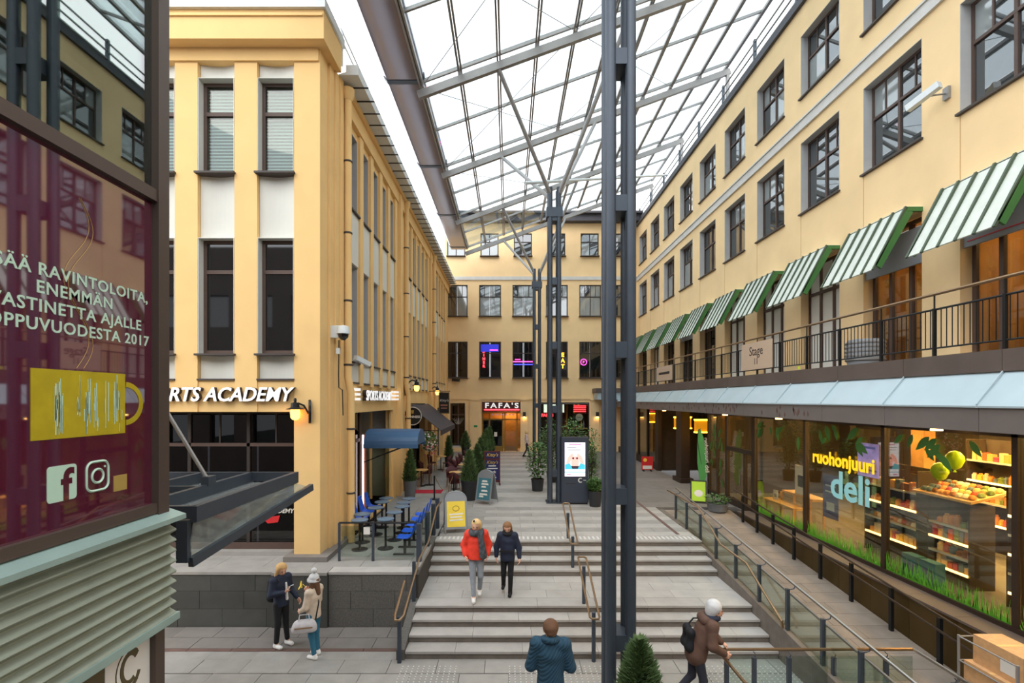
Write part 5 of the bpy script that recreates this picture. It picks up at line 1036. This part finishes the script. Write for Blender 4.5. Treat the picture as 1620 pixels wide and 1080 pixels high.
MB().prism(fl, lambda u,v,d:(u-.1,-.15*u+d,v), -.006, .006).build('cloth', mat('flag_green', (72,140,74), .7, var=.06), o); MB().tube([(0,0,0),(-.05,0,1.2),(-.22,0,2.2),(-.2,0,2.6),(-.1,0,2.7)], .012, 6).build('pole', 'ink', o); MB().lathe([(.25,0),(.25,.05),(.04,.08)], (0,0,0), 14).build('base', 'ink', o)
text('lettering', 'ruohonjuuri', .2, 'paper', o, (.03,-.04,2.35), (.06,0,-1), (1,0,.06), .004, 'LEFT'); text('lettering', 'deli', .22, 'paper', o, (.06,-.045,1.3), (.06,0,-1), (1,0,.06), .004, 'LEFT')
# digital totem
mat('totem', (62,68,80), .4, metal=.2); mat('screen_white', (236,232,244), .4, emit=.45); mat('screen_pink', (236,160,150), .4, emit=.6); mat('screen_teal', (60,160,180), .4, emit=.6); mat('screen_dark', (60,50,60), .4, emit=.3); mat('screen_text', (190,110,150), .4, emit=.6)
o = thing('digital_totem', (2.4,18.0,1.2), 'dark grey advertising totem with a bright screen', 'totem', local=True)
MB().box(-.49,.49,-.12,.12,0.06,2.44).build('body', 'totem', o); MB().box(-.46,.46,-.1,.1,0,.06).build('plinth', 'black_iron', o); MB().box(-.37,.37,-.135,-.12,1.02,2.25).build('screen', 'screen_white', o)
S = lambda u, v, d: (u, -.135-d, v)
MB().prism([(-.36,1.28),(.36,1.28),(.36,1.45),(.2,1.5),(.12,1.36),(-.12,1.36),(-.2,1.5),(-.36,1.45)], S, 0, .004).build('screen_picture', 'screen_teal', o); MB().prism([(-.13,1.36),(.13,1.36),(.14,1.6),(.09,1.75),(-.09,1.75),(-.14,1.6)], S, .002, .006).build('screen_picture', 'screen_pink', o)
for s in (-1, 1): MB().prism([(s*.34,1.46),(s*.2,1.5),(s*.05,1.8),(s*.12,1.86),(s*.26,1.72)], S, .003, .007).build('screen_picture', 'screen_pink', o); MB().prism([(s*.07+.04*math.cos(t),1.68+.04*math.sin(t)) for t in np.linspace(0,6.28,9)[:-1]], S, .007, .009).build('screen_picture', 'screen_dark', o)
MB().prism([(-.1,1.3),(.1,1.3),(.14,1.4),(-.14,1.4)], S, .007,.009).build('screen_picture', 'screen_dark', o); MB().mbox(S,-.22,.22,2.16,2.2,0,.003).build('screen_line', 'screen_text', o); MB().mbox(S,-.3,.05,2.06,2.08,0,.003).build('screen_line', 'sign_grey', o); MB().mbox(S,-.25,.2,1.97,1.99,0,.003).build('screen_line', 'sign_grey', o); MB().mbox(S,-.37,.37,1.17,1.19,0,.003).build('screen_line', 'screen_teal', o); MB().mbox(S,-.3,-.16,1.07,1.11,0,.003).build('screen_line', 'screen_text', o)
MB().prism(ring(.2,.88,.09,.09,.035,.9,5.4), lambda u,v,d:(u,-.12-d,v), 0, .006).build('logo', 'paper', o); MB().box(.3,.4,-.126,-.12,.87,.89).build('logo_text', 'paper', o); MB().box(-.32,.02,-.123,-.12,.75,.77).build('slot', 'ink', o)
# ================================================================ people (smooth blended limb volumes turned into one surface)
def nets(V, o, h):
    s = V < 0; nx, ny, nz = V.shape
    c = [s[i:nx-1+i, j:ny-1+j, k:nz-1+k] for i in (0,1) for j in (0,1) for k in (0,1)]
    tot = sum(a.astype(np.int8) for a in c); act = (tot > 0) & (tot < 8)
    idx = np.full(act.shape, -1, np.int64); ii = np.argwhere(act); idx[act] = np.arange(len(ii))
    acc = np.zeros((len(ii), 3)); cnt = np.zeros(len(ii))
    off = [(0,0,0),(1,0,0),(0,1,0),(0,0,1),(1,1,0),(1,0,1),(0,1,1),(1,1,1)]
    for a in off:
        for ax in range(3):
            if a[ax]: continue
            b = list(a); b[ax] = 1
            va = V[ii[:,0]+a[0], ii[:,1]+a[1], ii[:,2]+a[2]]; vb = V[ii[:,0]+b[0], ii[:,1]+b[1], ii[:,2]+b[2]]
            m = (va < 0) != (vb < 0); t = np.where(m, va/np.where(m, va-vb, 1), 0); p = np.array(a, float)[None]+np.zeros((len(ii),3)); p[:, ax] += t
            acc[m] += p[m]; cnt[m] += 1
    P = o+h*(ii+acc/cnt[:,None]); Q = []
    for ax in range(3):
        sl0 = [slice(None)]*3; sl1 = [slice(None)]*3; sl0[ax] = slice(0,-1); sl1[ax] = slice(1,None)
        e = np.argwhere(s[tuple(sl0)] != s[tuple(sl1)]); u, v = (ax+1) % 3, (ax+2) % 3
        e = e[(e[:,u] > 0) & (e[:,v] > 0) & (e[:,u] < V.shape[u]-1) & (e[:,v] < V.shape[v]-1)]
        def at(du, dv): q = e.copy(); q[:,u] -= du; q[:,v] -= dv; return idx[q[:,0],q[:,1],q[:,2]]
        q = np.stack([at(0,0),at(1,0),at(1,1),at(0,1)],1); fl = s[e[:,0],e[:,1],e[:,2]]; q[~fl] = q[~fl][:,::-1]; Q.append(q)
    return P, np.concatenate(Q)
def sdf_mesh(prims, h=.014, k=.03, cut=None):
    """prims: (a, b, ra, rb, depth scale)"""
    A = np.array([[p[0][i]-max(p[2],p[3])*1.1 for i in range(3)] for p in prims]+[[p[1][i]-max(p[2],p[3])*1.1 for i in range(3)] for p in prims]); B = np.array([[p[0][i]+max(p[2],p[3])*1.1 for i in range(3)] for p in prims]+[[p[1][i]+max(p[2],p[3])*1.1 for i in range(3)] for p in prims])
    lo = A.min(0)-2*h; hi = B.max(0)+2*h; n = np.ceil((hi-lo)/h).astype(int)+1
    G = np.stack(np.meshgrid(*[lo[i]+h*np.arange(n[i]) for i in range(3)], indexing='ij'), -1); D = np.full(G.shape[:3], 9.0)
    for p in prims:
        a = np.array(p[0], float); b = np.array(p[1], float); r = max(p[2],p[3])+.12
        l = np.maximum(((np.minimum(a,b)-r-lo)/h).astype(int), 0); u = np.minimum(((np.maximum(a,b)+r-lo)/h).astype(int)+2, n)
        sl = tuple(slice(l[i],u[i]) for i in range(3)); g = G[sl]; ab = b-a; L2 = max(ab.dot(ab), 1e-9)
        t = np.clip(((g-a)@ab)/L2, 0, 1); d = g-(a+t[...,None]*ab)
        if len(p) > 4: d = d*np.array([1, 1/p[4], 1])
        dist = np.linalg.norm(d, axis=-1)-(p[2]+(p[3]-p[2])*t)
        if len(p) > 4: dist = dist*min(1, p[4])
        o = D[sl]; hh = np.clip(.5+.5*(o-dist)/k, 0, 1); D[sl] = o*(1-hh)+dist*hh-k*hh*(1-hh)
    if cut:
        for f in cut: D = np.maximum(D, f(G))
    return nets(D, lo, h)
def put(name, meshes, m, parent, **kw):
    b = MB(); b.sm = False; V = []; Fc = []; n = 0
    for P, Q in meshes: V.append(P); Fc.append(Q+n); n += len(P)
    V = np.concatenate(V); Fc = np.concatenate(Fc); me = bpy.data.meshes.new(name); me.from_pydata(V.tolist(), [], Fc.tolist()); me.polygons.foreach_set('use_smooth', [True]*len(me.polygons)); me.materials.append(MATS[m] if isinstance(m, str) else m); return link(name, me, parent, **kw)
def vec(*a): return np.array(a, float)
def hand(wr, d, palm, thumb, curl=.6, s=1.0):
    """five separate fingers; d points from wrist to fingers, palm is the palm's normal, thumb the thumb side"""
    d = d/np.linalg.norm(d); palm = palm-d*palm.dot(d); palm /= np.linalg.norm(palm); side = np.cross(d, palm); side = side if side.dot(thumb) > 0 else -side
    P = [(wr, wr+d*.05*s, .021*s, .024*s)]
    for i, (o, l) in enumerate(((.031,.068),(.011,.076),(-.01,.07),(-.029,.055))):
        k0 = wr+d*.085*s+side*o*s; P.append((wr+d*.03*s+side*o*.6*s, k0, .016*s, .0125*s)); d1 = d*math.cos(curl)+palm*math.sin(curl); k1 = k0+d1*l*.55*s; d2 = d*math.cos(curl*2.1)+palm*math.sin(curl*2.1); P += [(k0,k1,.0105*s,.0095*s),(k1,k1+d2*l*.5*s,.0095*s,.0075*s)]
    t0 = wr+d*.03*s+side*.02*s; t1 = t0+(side*.75+d*.55+palm*.25)*.045*s; t2 = t1+(d*.8+palm*.45+side*.2)*.034*s; P += [(t0,t1,.014*s,.0115*s),(t1,t2,.011*s,.0085*s)]
    return sdf_mesh(P, .0055, .008)
BASE = dict(pel=(0,0,.95), waist=(0,.0,1.1), chest=(0,.01,1.28), neck=(0,.01,1.46), head=(0,-.015,1.60), shL=(.165,.01,1.405), shR=(-.165,.01,1.405), elL=(.23,.03,1.13), elR=(-.23,.03,1.13), wrL=(.24,-.06,.9), wrR=(-.24,-.06,.9),
            hiL=(.085,0,.9), hiR=(-.085,0,.9), knL=(.095,-.015,.5), knR=(-.095,-.015,.5), anL=(.1,.02,.09), anR=(-.1,.02,.09))
def person(loc, rz, lab, J={}, top='navy', bottom='black_cloth', shoe='white_shoe', hair='blond', hairstyle='long', h=1.72, hem=.8, bulk=1.0, skin='skin', face=(0,-1,0), boots=False, slim=1.0, handR=None, handL=None, collar=None, gloves=None):
    o = thing('person', loc, lab, 'person', 'people in the courtyard', rz=rz, local=True); s = h/1.72
    j = {k: np.array(J.get(k, v), float)*s for k, v in BASE.items()}
    f = np.array(face, float); f /= np.linalg.norm(f); up = vec(0,0,1); f3 = f; lft = np.cross(up, f3); lft /= np.linalg.norm(lft); hd = j['head']; hu = np.cross(f3, lft)
    R = lambda r: r*s
    toe = {q: j['an'+q]+np.array([0,-.08,-.05])*s for q in 'LR'}
    B = [(hd+hu*.02*s, hd+hu*.02*s, R(.094), R(.094)), (hd-hu*.05*s+f3*.018*s, hd-hu*.05*s+f3*.018*s, R(.068), R(.068)), (hd-hu*.082*s+f3*.045*s, hd-hu*.082*s+f3*.045*s, R(.03), R(.03)), (j['neck']-[0,0,.03], hd-hu*.05*s, R(.056), R(.05)),
         (hd+hu*.0*s+f3*.088*s, hd-hu*.03*s+f3*.104*s, R(.012), R(.016))]
    B += [(hd+lft*q*.092*s-hu*.0*s, hd+lft*q*.092*s-hu*.03*s, R(.016), R(.012)) for q in (-1,1)]
    B += [(j['pel'], j['waist'], R(.115), R(.1), .8), (j['waist'], j['chest'], R(.1), R(.12), .8), (j['shL'], j['shR'], R(.055), R(.055)), (j['chest'], j['neck'], R(.1), R(.05))]
    for q in 'LR': B += [(j['sh'+q], j['el'+q], R(.046), R(.038)), (j['el'+q], j['wr'+q], R(.037), R(.026)), (j['hi'+q], j['kn'+q], R(.075), R(.05)), (j['kn'+q], j['an'+q], R(.05), R(.034)), (j['an'+q], toe[q], R(.03), R(.025))]
    ms = [sdf_mesh(B, .015, .025)]; 
    for q, hh in (('L',handL),('R',handR)):
        d, pn, th, cu = hh or ((j['wr'+q]-j['el'+q]), vec(-1 if q == 'L' else 1,0,0), vec(0,-1,0), .45); ms.append(hand(j['wr'+q], np.array(d,float), np.array(pn,float), np.array(th,float), cu, s*1.02))
    bo = put('body', ms if not gloves else ms[:1], skin, o)
    if gloves: put('gloves', ms[1:], gloves, o)
    for q in (-1, 1):
        e = hd+f3*.088*s+lft*q*.034*s+hu*.008*s; put('eye', [sdf_mesh([(e,e,R(.011),R(.011))], .005, .004)], 'ink', bo)
    m0 = hd+f3*.094*s-hu*.066*s; put('mouth', [sdf_mesh([(m0-lft*.02*s,m0+lft*.02*s,R(.007),R(.007))], .004, .004)], 'lips', bo)
    T = [(j['waist']+[-.05*s,0,0], j['chest']+[-.05*s,0,0], R(.105*bulk), R(.118*bulk), .85), (j['waist']+[.05*s,0,0], j['chest']+[.05*s,0,0], R(.105*bulk), R(.118*bulk), .85), (j['pel']+[0,0,-.06*s], j['waist'], R(.15*bulk), R(.135*bulk), .85), (j['shL'], j['shR'], R(.072*bulk), R(.072*bulk)), (j['chest'], j['neck']-[0,0,.02], R(.11*bulk), R(.068)), (j['neck']-[0,0,.05], j['neck']+[0,0,.01], R(.075), R(.068))]
    for q in 'LR': T += [(j['sh'+q], j['el'+q], R(.068*bulk), R(.06*bulk)), (j['el'+q], j['wr'+q]+(j['el'+q]-j['wr'+q])*.06, R(.058*bulk), R(.044*bulk))]
    put('jacket', [sdf_mesh(T, .015, .035, [lambda G: hem*s-G[...,2]])], top, o)
    L = [(j['pel'], j['pel']+[0,0,.06*s], R(.135), R(.125), .85)]
    for q in 'LR': L += [(j['hi'+q], j['kn'+q], R(.092*slim), R(.064*slim)), (j['kn'+q], j['an'+q]+(j['kn'+q]-j['an'+q])*.1, R(.062*slim), R(.05*slim))]
    put('trousers', [sdf_mesh(L, .015, .025)], bottom, o)
    for q in 'LR':
        S_ = [(j['an'+q]+vec(0,.03,-.045)*s, toe[q]+vec(0,-.06,.0)*s, R(.046), R(.042)), (j['an'+q]+vec(0,.01,.0)*s, j['an'+q]+vec(0,0,-.04)*s, R(.045), R(.045))]
        if boots: S_ += [(j['kn'+q]*.92+j['an'+q]*.08-vec(0,0,.03), j['an'+q], R(.062), R(.05))]
        put('shoe', [sdf_mesh(S_, .012, .02, [lambda G, z=j['an'+q][2]: z-.09*s-G[...,2]])], shoe, o)
    if hairstyle:
        c = hd-f3*.018*s+hu*.03*s; H = [(c, c, R(.108), R(.108)), (hd-f3*.05*s, hd-f3*.05*s-hu*.04*s, R(.09), R(.075))]
        if hairstyle == 'long':
            for q in (-1, 1): H += [(hd+lft*q*.07*s-f3*.01*s, hd+lft*q*.085*s-hu*.24*s+f3*.0*s, R(.045), R(.03))]
            H += [(hd-f3*.06*s, hd-f3*.075*s-hu*.26*s, R(.08), R(.05))]
        if hairstyle == 'bob':
            for q in (-1, 1): H += [(hd+lft*q*.075*s-f3*.02*s, hd+lft*q*.08*s-hu*.08*s-f3*.0*s, R(.042), R(.03))]
        nrm = lambda G: np.minimum(((G-hd)@f3)-(.045*s), .062*s-((G-hd)@hu))       # keep the face clear
        cuts = [nrm]+([lambda G: -.07*s-((G-hd)@hu)] if hairstyle == 'short' else [])
        put('hair', [sdf_mesh(H, .012, .02, cuts)], hair, o)
    if collar:
        n_ = j['neck']; put('collar', [sdf_mesh([(n_+vec(.09*math.cos(t),.09*math.sin(t)*.9,.01+.02*math.sin(t))*s, n_+vec(.09*math.cos(t+.55),.09*math.sin(t+.55)*.9,.01+.02*math.sin(t+.55))*s, R(.045), R(.045)) for t in np.arange(0,6.28,.55)], .013, .02)], collar, o)
    return o, j, s
for n_, c_ in (('skin',(226,176,150)),('lips',(170,96,90)),('navy',(34,42,62)),('black_cloth',(26,26,30)),('white_shoe',(232,230,226)),('blond',(206,166,110)),('blond_light',(222,186,130)),('brown_hair',(104,72,50)),('light_brown',(136,98,66)),('beige',(206,188,168)),('jeans_teal',(46,104,130)),('red_puffer',(232,62,40)),('jeans_grey',(140,146,154)),('boot_black',(22,22,24)),('teal_quilt',(36,70,90)),('brown_coat',(96,70,58)),('dark_jeans',(44,46,56)),('grey_knit',(208,208,208)),('pale_pink',(222,200,196)),('silver_bag',(196,192,194)),('banana',(236,206,80)),('scarf_grey',(96,100,104)),('shirt',(220,220,222)),('neon',(150,230,40)),('glove_red',(196,30,50)),('work_blue',(50,60,110)),('cardboard',(206,160,112)),('bag_black',(24,24,28)),('phone',(200,205,210))):
    mat(n_, c_, .75, var=.1, scale=14, bump=.15)
qm = MATS['teal_quilt']; nt = qm.node_tree; tc = nt.nodes.new('ShaderNodeTexCoord'); wv = nt.nodes.new('ShaderNodeTexWave'); wv.bands_direction = 'DIAGONAL'; wv.inputs['Scale'].default_value = 11; bp = nt.nodes.new('ShaderNodeBump'); bp.inputs['Strength'].default_value = .4; bp.inputs['Distance'].default_value = .02
nt.links.new(tc.outputs['Object'], wv.inputs['Vector']); nt.links.new(wv.outputs[1], bp.inputs['Height']); nt.links.new(bp.outputs[0], nt.nodes['Principled BSDF'].inputs['Normal'])
# woman with phone
o, j, s = person((-4.62,10.0,0), math.radians(62), 'woman in navy jacket, black leggings, backpack, looking at her phone', dict(elR=(-.24,.0,1.14), wrR=(-.1,-.24,1.2), elL=(.24,.02,1.13), wrL=(.27,-.16,.95), knR=(-.1,-.03,.5), anL=(.13,-.03,.09)), 'navy', 'black_cloth', 'white_shoe', 'blond', 'long', 1.68, .86, 1.08, face=(-.1,-.85,-.42), handR=((.5,-.7,.4),(.3,.2,1),(-.2,0,.9),.7))
put('shirt', [sdf_mesh([((.02,-.128,1.3),(.03,-.142,.98),.022,.03)], .014, .02)], 'shirt', o)
q = thing('backpack', (-4.9,10.12,.9), 'black backpack worn by the woman with the phone', 'backpack', rz=math.radians(62), local=True); put('pack', [sdf_mesh([((-.06,.0,.02),(-.05,.02,.32),.12,.09),((.06,.0,.02),(.05,.02,.32),.12,.09)], .016, .06)], 'bag_black', q); MB().tube([(-.1,-.09,.42),(-.12,-.2,.46),(-.13,-.32,.4)], .014, 6).build('strap', 'bag_black', q)
q.location = (-4.62-.19*math.sin(math.radians(62))-.0, 10.0+.19*math.cos(math.radians(62)), .98)
q = thing('mobile_phone', (0,0,0), 'pale mobile phone in the hand of the woman with a backpack', 'phone', rz=math.radians(62), local=True); MB().box(-.035,.035,-.005,.005,-.07,.07).build('case', 'phone', q); MB().box(-.03,.03,-.007,-.005,-.06,.06).build('display', 'ink', q)
rot = Matrix.Rotation(math.radians(62),3,'Z'); q.location = Vector((-4.62,10.0,0))+rot@Vector((-.03,-.33,1.26)); q.rotation_euler.x = math.radians(35)
# woman with beanie
o, j, s = person((-3.8,9.6,0), math.radians(-108), 'woman in white pompom beanie and beige jacket eating a banana', dict(elR=(-.22,-.05,1.13), wrR=(-.1,-.22,1.32), elL=(.23,-.02,1.12), wrL=(.16,-.2,1.0), anL=(.1,.1,.09), knL=(.1,.02,.5)), 'beige', 'jeans_teal', 'white_shoe', 'brown_hair', 'long', 1.58, .84, 1.1, face=(.05,-.95,-.2), handR=((.4,-.5,.75),(.2,.8,.2),(.3,-.3,.6),.8))
put('beanie', [sdf_mesh([((0,.0,1.5),(0,.005,1.53),.122,.1)], .012, .02, [lambda G: 1.47-G[...,2]]), sdf_mesh([((0,.01,1.68),(0,.01,1.68),.055,.055)], .01, .01)], 'grey_knit', o)
q = thing('banana', (0,0,0), 'half peeled yellow banana held by the woman in the beanie', 'banana', rz=math.radians(-108), local=True); rot = Matrix.Rotation(math.radians(-108),3,'Z'); q.location = Vector((-3.8,9.6,0))+rot@Vector((-.03,-.31,1.33)); MB().tube([(0,0,-.04),(0,-.02,.03),(0,-.01,.09)], [.018,.02,.012], 8).build('fruit', 'banana', q)
for a in (0,2.1,4.2): MB().bar((.02*math.cos(a),.02*math.sin(a),.03),(.09*math.cos(a),.09*math.sin(a),-.04),.025,.004).build('peel', 'banana', q)
q = thing('duffel_bag', (-3.9,9.4,.58), 'silver grey duffel bag carried at her hip by the woman in beanie', 'bag', rz=math.radians(15), local=True); put('bag', [sdf_mesh([((-.1,0,.12),(.1,0,.12),.11,.11),((-.13,0,.05),(.13,0,.05),.1,.1)], .015, .05, [lambda G: .0-G[...,2]])], 'silver_bag', q); MB().tube([(-.1,-.03,.2),(-.08,-.02,.33),(.08,-.02,.33),(.1,-.03,.2)], .012, 6).build('handle', 'silver_bag', q); MB().tube([(.2,.02,.2),(.25,.1,.5),(.2,.14,.75)], .012, 6).build('strap', 'bag_black', q); MB().box(-.16,.16,-.118,-.108,.1,.125).build('trim_band', 'rattan_leg', q)
# two women on the landing
o, j, s = person((-.72,10.95,.6), math.radians(4), 'woman in red puffer jacket and grey checked scarf on the landing', dict(elL=(.27,.06,1.15), wrL=(.24,-.06,.96), elR=(-.27,.06,1.15), wrR=(-.24,-.06,.96), knL=(.09,-.06,.5), anL=(.07,.12,.14), knR=(-.08,-.08,.5), anR=(-.06,-.18,.09)), 'red_puffer', 'jeans_grey', 'white_shoe', 'blond_light', 'bob', 1.74, .87, 1.32, face=(-.25,-.9,-.35))
n_ = j['neck']
put('scarf', [sdf_mesh([(n_+vec(.13*math.cos(t),.12*math.sin(t),-.02), n_+vec(.13*math.cos(t+.5),.12*math.sin(t+.5),-.02), .065, .065) for t in np.arange(0,6.28,.5)]+[(n_+vec(.09,-.15,-.05), n_+vec(.15,-.2,-.48), .06, .085)], .015, .03)], mat('checked', (70,74,78), .85, var=.7, scale=9, stretch=(1.6,.3,1.2)), o)
MB().tube([(-.06,-.12,1.72),(-.05,-.09,1.74)], .02, 6).build('sunglasses', 'ink', o)
o, j, s = person((-.03,11.15,.6), math.radians(-6), 'woman in dark navy coat, black trousers and tall boots on the landing', dict(elL=(.27,.02,1.12), wrL=(.29,-.06,.9), elR=(-.27,.04,1.12), wrR=(-.27,.0,.9), knR=(-.1,.05,.5), anR=(-.12,.2,.17), knL=(.08,-.05,.5), anL=(.07,-.06,.09)), 'navy', 'black_cloth', 'boot_black', 'light_brown', 'long', 1.63, .82, 1.18, face=(.0,-.85,-.52), boots=True, collar='bag_black')
MB().box(-.17,.17,-.175,-.165,1.0,1.04).build('belt', 'bag_black', o)
# man from behind
o, j, s = person((.6,7.1,0), math.radians(176), 'man in teal quilted jacket seen from behind at the column', dict(elL=(.27,.0,1.1), wrL=(.1,-.2,1.12), elR=(-.27,.0,1.1), wrR=(-.1,-.22,1.1), shL=(.19,.01,1.41), shR=(-.19,.01,1.41)), 'teal_quilt', 'dark_jeans', 'boot_black', 'brown_hair', 'short', 1.82, .74, 1.25, face=(.2,-.9,-.3), collar='teal_quilt')
# man climbing with hand on the rail
o, j, s = person((2.98,8.0,0), math.radians(88), 'man in brown jacket and pale knit cap holding the rail', dict(pel=(0,-.05,.93), waist=(0,-.12,1.08), chest=(0,-.2,1.25), neck=(0,-.29,1.42), head=(0,-.36,1.55), shL=(.17,-.25,1.37), shR=(-.17,-.25,1.37), elL=(.26,-.34,1.14), wrL=(.14,-.5,.98), elR=(-.25,-.22,1.1), wrR=(-.2,-.42,.97), hiL=(.085,-.05,.88), hiR=(-.085,-.05,.88), knL=(.09,-.02,.48), anL=(.09,.3,.12), knR=(-.09,-.14,.49), anR=(-.1,-.06,.09)), 'brown_coat', 'dark_jeans', 'boot_black', 'brown_hair', 'short', 1.76, .72, 1.3, face=(-.2,-.95,-.05), handL=((0,-.8,-.4),(0,-.2,-1),(-1,0,0),.9))
hd = j['head']; put('knit_cap', [sdf_mesh([(hd+vec(0,.03,.06),hd+vec(0,.035,.05),.125,.12),(hd+vec(0,.07,-.02),hd+vec(0,.07,-.03),.095,.09)], .012, .03, [lambda G: (hd[1]-.045-G[...,1])-(G[...,2]-hd[2]-.02)*.9])], 'grey_knit', o)
put('scarf', [sdf_mesh([(j['neck']+vec(.09*math.cos(t),.09*math.sin(t)-.01,.03), j['neck']+vec(.09*math.cos(t+.6),.09*math.sin(t+.6)-.01,.03), .045, .045) for t in np.arange(0,6.28,.6)], .014, .02)], 'navy', o)
put('hood', [sdf_mesh([(j['neck']+vec(-.08,.12,-.0), j['neck']+vec(.08,.12,-.0), .08, .08),(j['neck']+vec(-.11,.03,-.01), j['neck']+vec(.11,.03,-.01), .06, .06)], .014, .03)], 'brown_coat', o)
q = thing('shoulder_bag', (2.9,8.02,.98), 'black bag on the back of the man in the brown jacket', 'bag', rz=math.radians(88), local=True); put('bag', [sdf_mesh([((-.1,.0,.05),(.1,.0,.05),.06,.06),((-.1,-.03,.28),(.1,-.03,.28),.05,.05),((-.1,0,.05),(-.1,-.03,.28),.06,.05),((.1,0,.05),(.1,-.03,.28),.06,.05)], .014, .08)], 'bag_black', q); MB().tube([(.1,-.02,.3),(.12,-.14,.42),(.1,-.24,.43)], .014, 5).build('strap', 'bag_black', q)
# passer-by near the burger door
person((1.18,32.6,1.2), math.radians(100), 'passer-by in pale pink top and dark trousers near the burger door', dict(knL=(.09,-.12,.5), anL=(.08,-.2,.1), anR=(-.08,.22,.14), knR=(-.08,.02,.5)), 'pale_pink', 'dark_jeans', 'boot_black', 'blond_light', 'bob', 1.74, .86, 1.1)
# delivery trolley on the ramp and its helper at the frame edge
TZ = rampz(6.9); tl = thing('delivery_trolley', (6.9,6.9,TZ), 'grey steel delivery trolley carrying cardboard boxes down the ramp', 'trolley')
for X in (6.66,7.22):
    for Y in (6.45,7.3): MB().tube([(X,Y,rampz(Y)+.12),(X,Y,TZ+1.32)], .018, 8).build('upright', 'steel_roof', tl); MB().tube([(X-.02,Y,rampz(Y)+.065),(X+.02,Y,rampz(Y)+.065)], .06, 12).build('wheel', 'bag_black', tl)
for z in (.3,.62,.95,1.3):
    for X in (6.66,7.22): MB().tube([(X,6.45,TZ+z),(X,7.3,TZ+z)], .012, 6).build('side_bar', 'steel_roof', tl)
    MB().tube([(6.66,7.3,TZ+z),(7.22,7.3,TZ+z)], .012, 6).build('end_bar', 'steel_roof', tl)
MB().box(6.66,7.22,6.45,7.3,TZ+.15,TZ+.19).build('deck', 'steel_roof', tl)
def carton(x0,x1,y0,y1,z0,z1,lab):
    o = thing('cardboard_box', ((x0+x1)/2,(y0+y1)/2,z0), lab, 'box', 'boxes on the trolley'); MB().box(x0,x1,y0,y1,z0,z1).build('carton', 'cardboard', o); MB().box(x0-.002,x1+.002,(y0+y1)/2-.03,(y0+y1)/2+.03,z1,z1+.002).build('tape', 'wood_pale', o); MB().box(x0-.004,x0,y0+.1,y0+.3,z0+.08,z0+.25).build('shipping_label', 'paper', o)
carton(6.7,7.18,6.48,7.26,TZ+.19,TZ+.52,'cardboard box at the bottom of the trolley'); carton(6.7,7.18,6.48,7.26,TZ+.522,TZ+.98,'wide cardboard box in the middle of the trolley'); carton(6.78,7.2,6.5,7.2,TZ+.982,TZ+1.38,'cardboard box on top of the trolley')
person((6.85,5.75,rampz(5.75)), math.radians(182), 'delivery worker in blue with neon sleeve and red gloves pushing the trolley', dict(elL=(.22,-.2,1.15), wrL=(.2,-.46,1.12), elR=(-.22,-.2,1.15), wrR=(-.2,-.46,1.12)), 'work_blue', 'dark_jeans', 'boot_black', 'brown_hair', 'short', 1.76, .8, 1.15, gloves='glove_red')
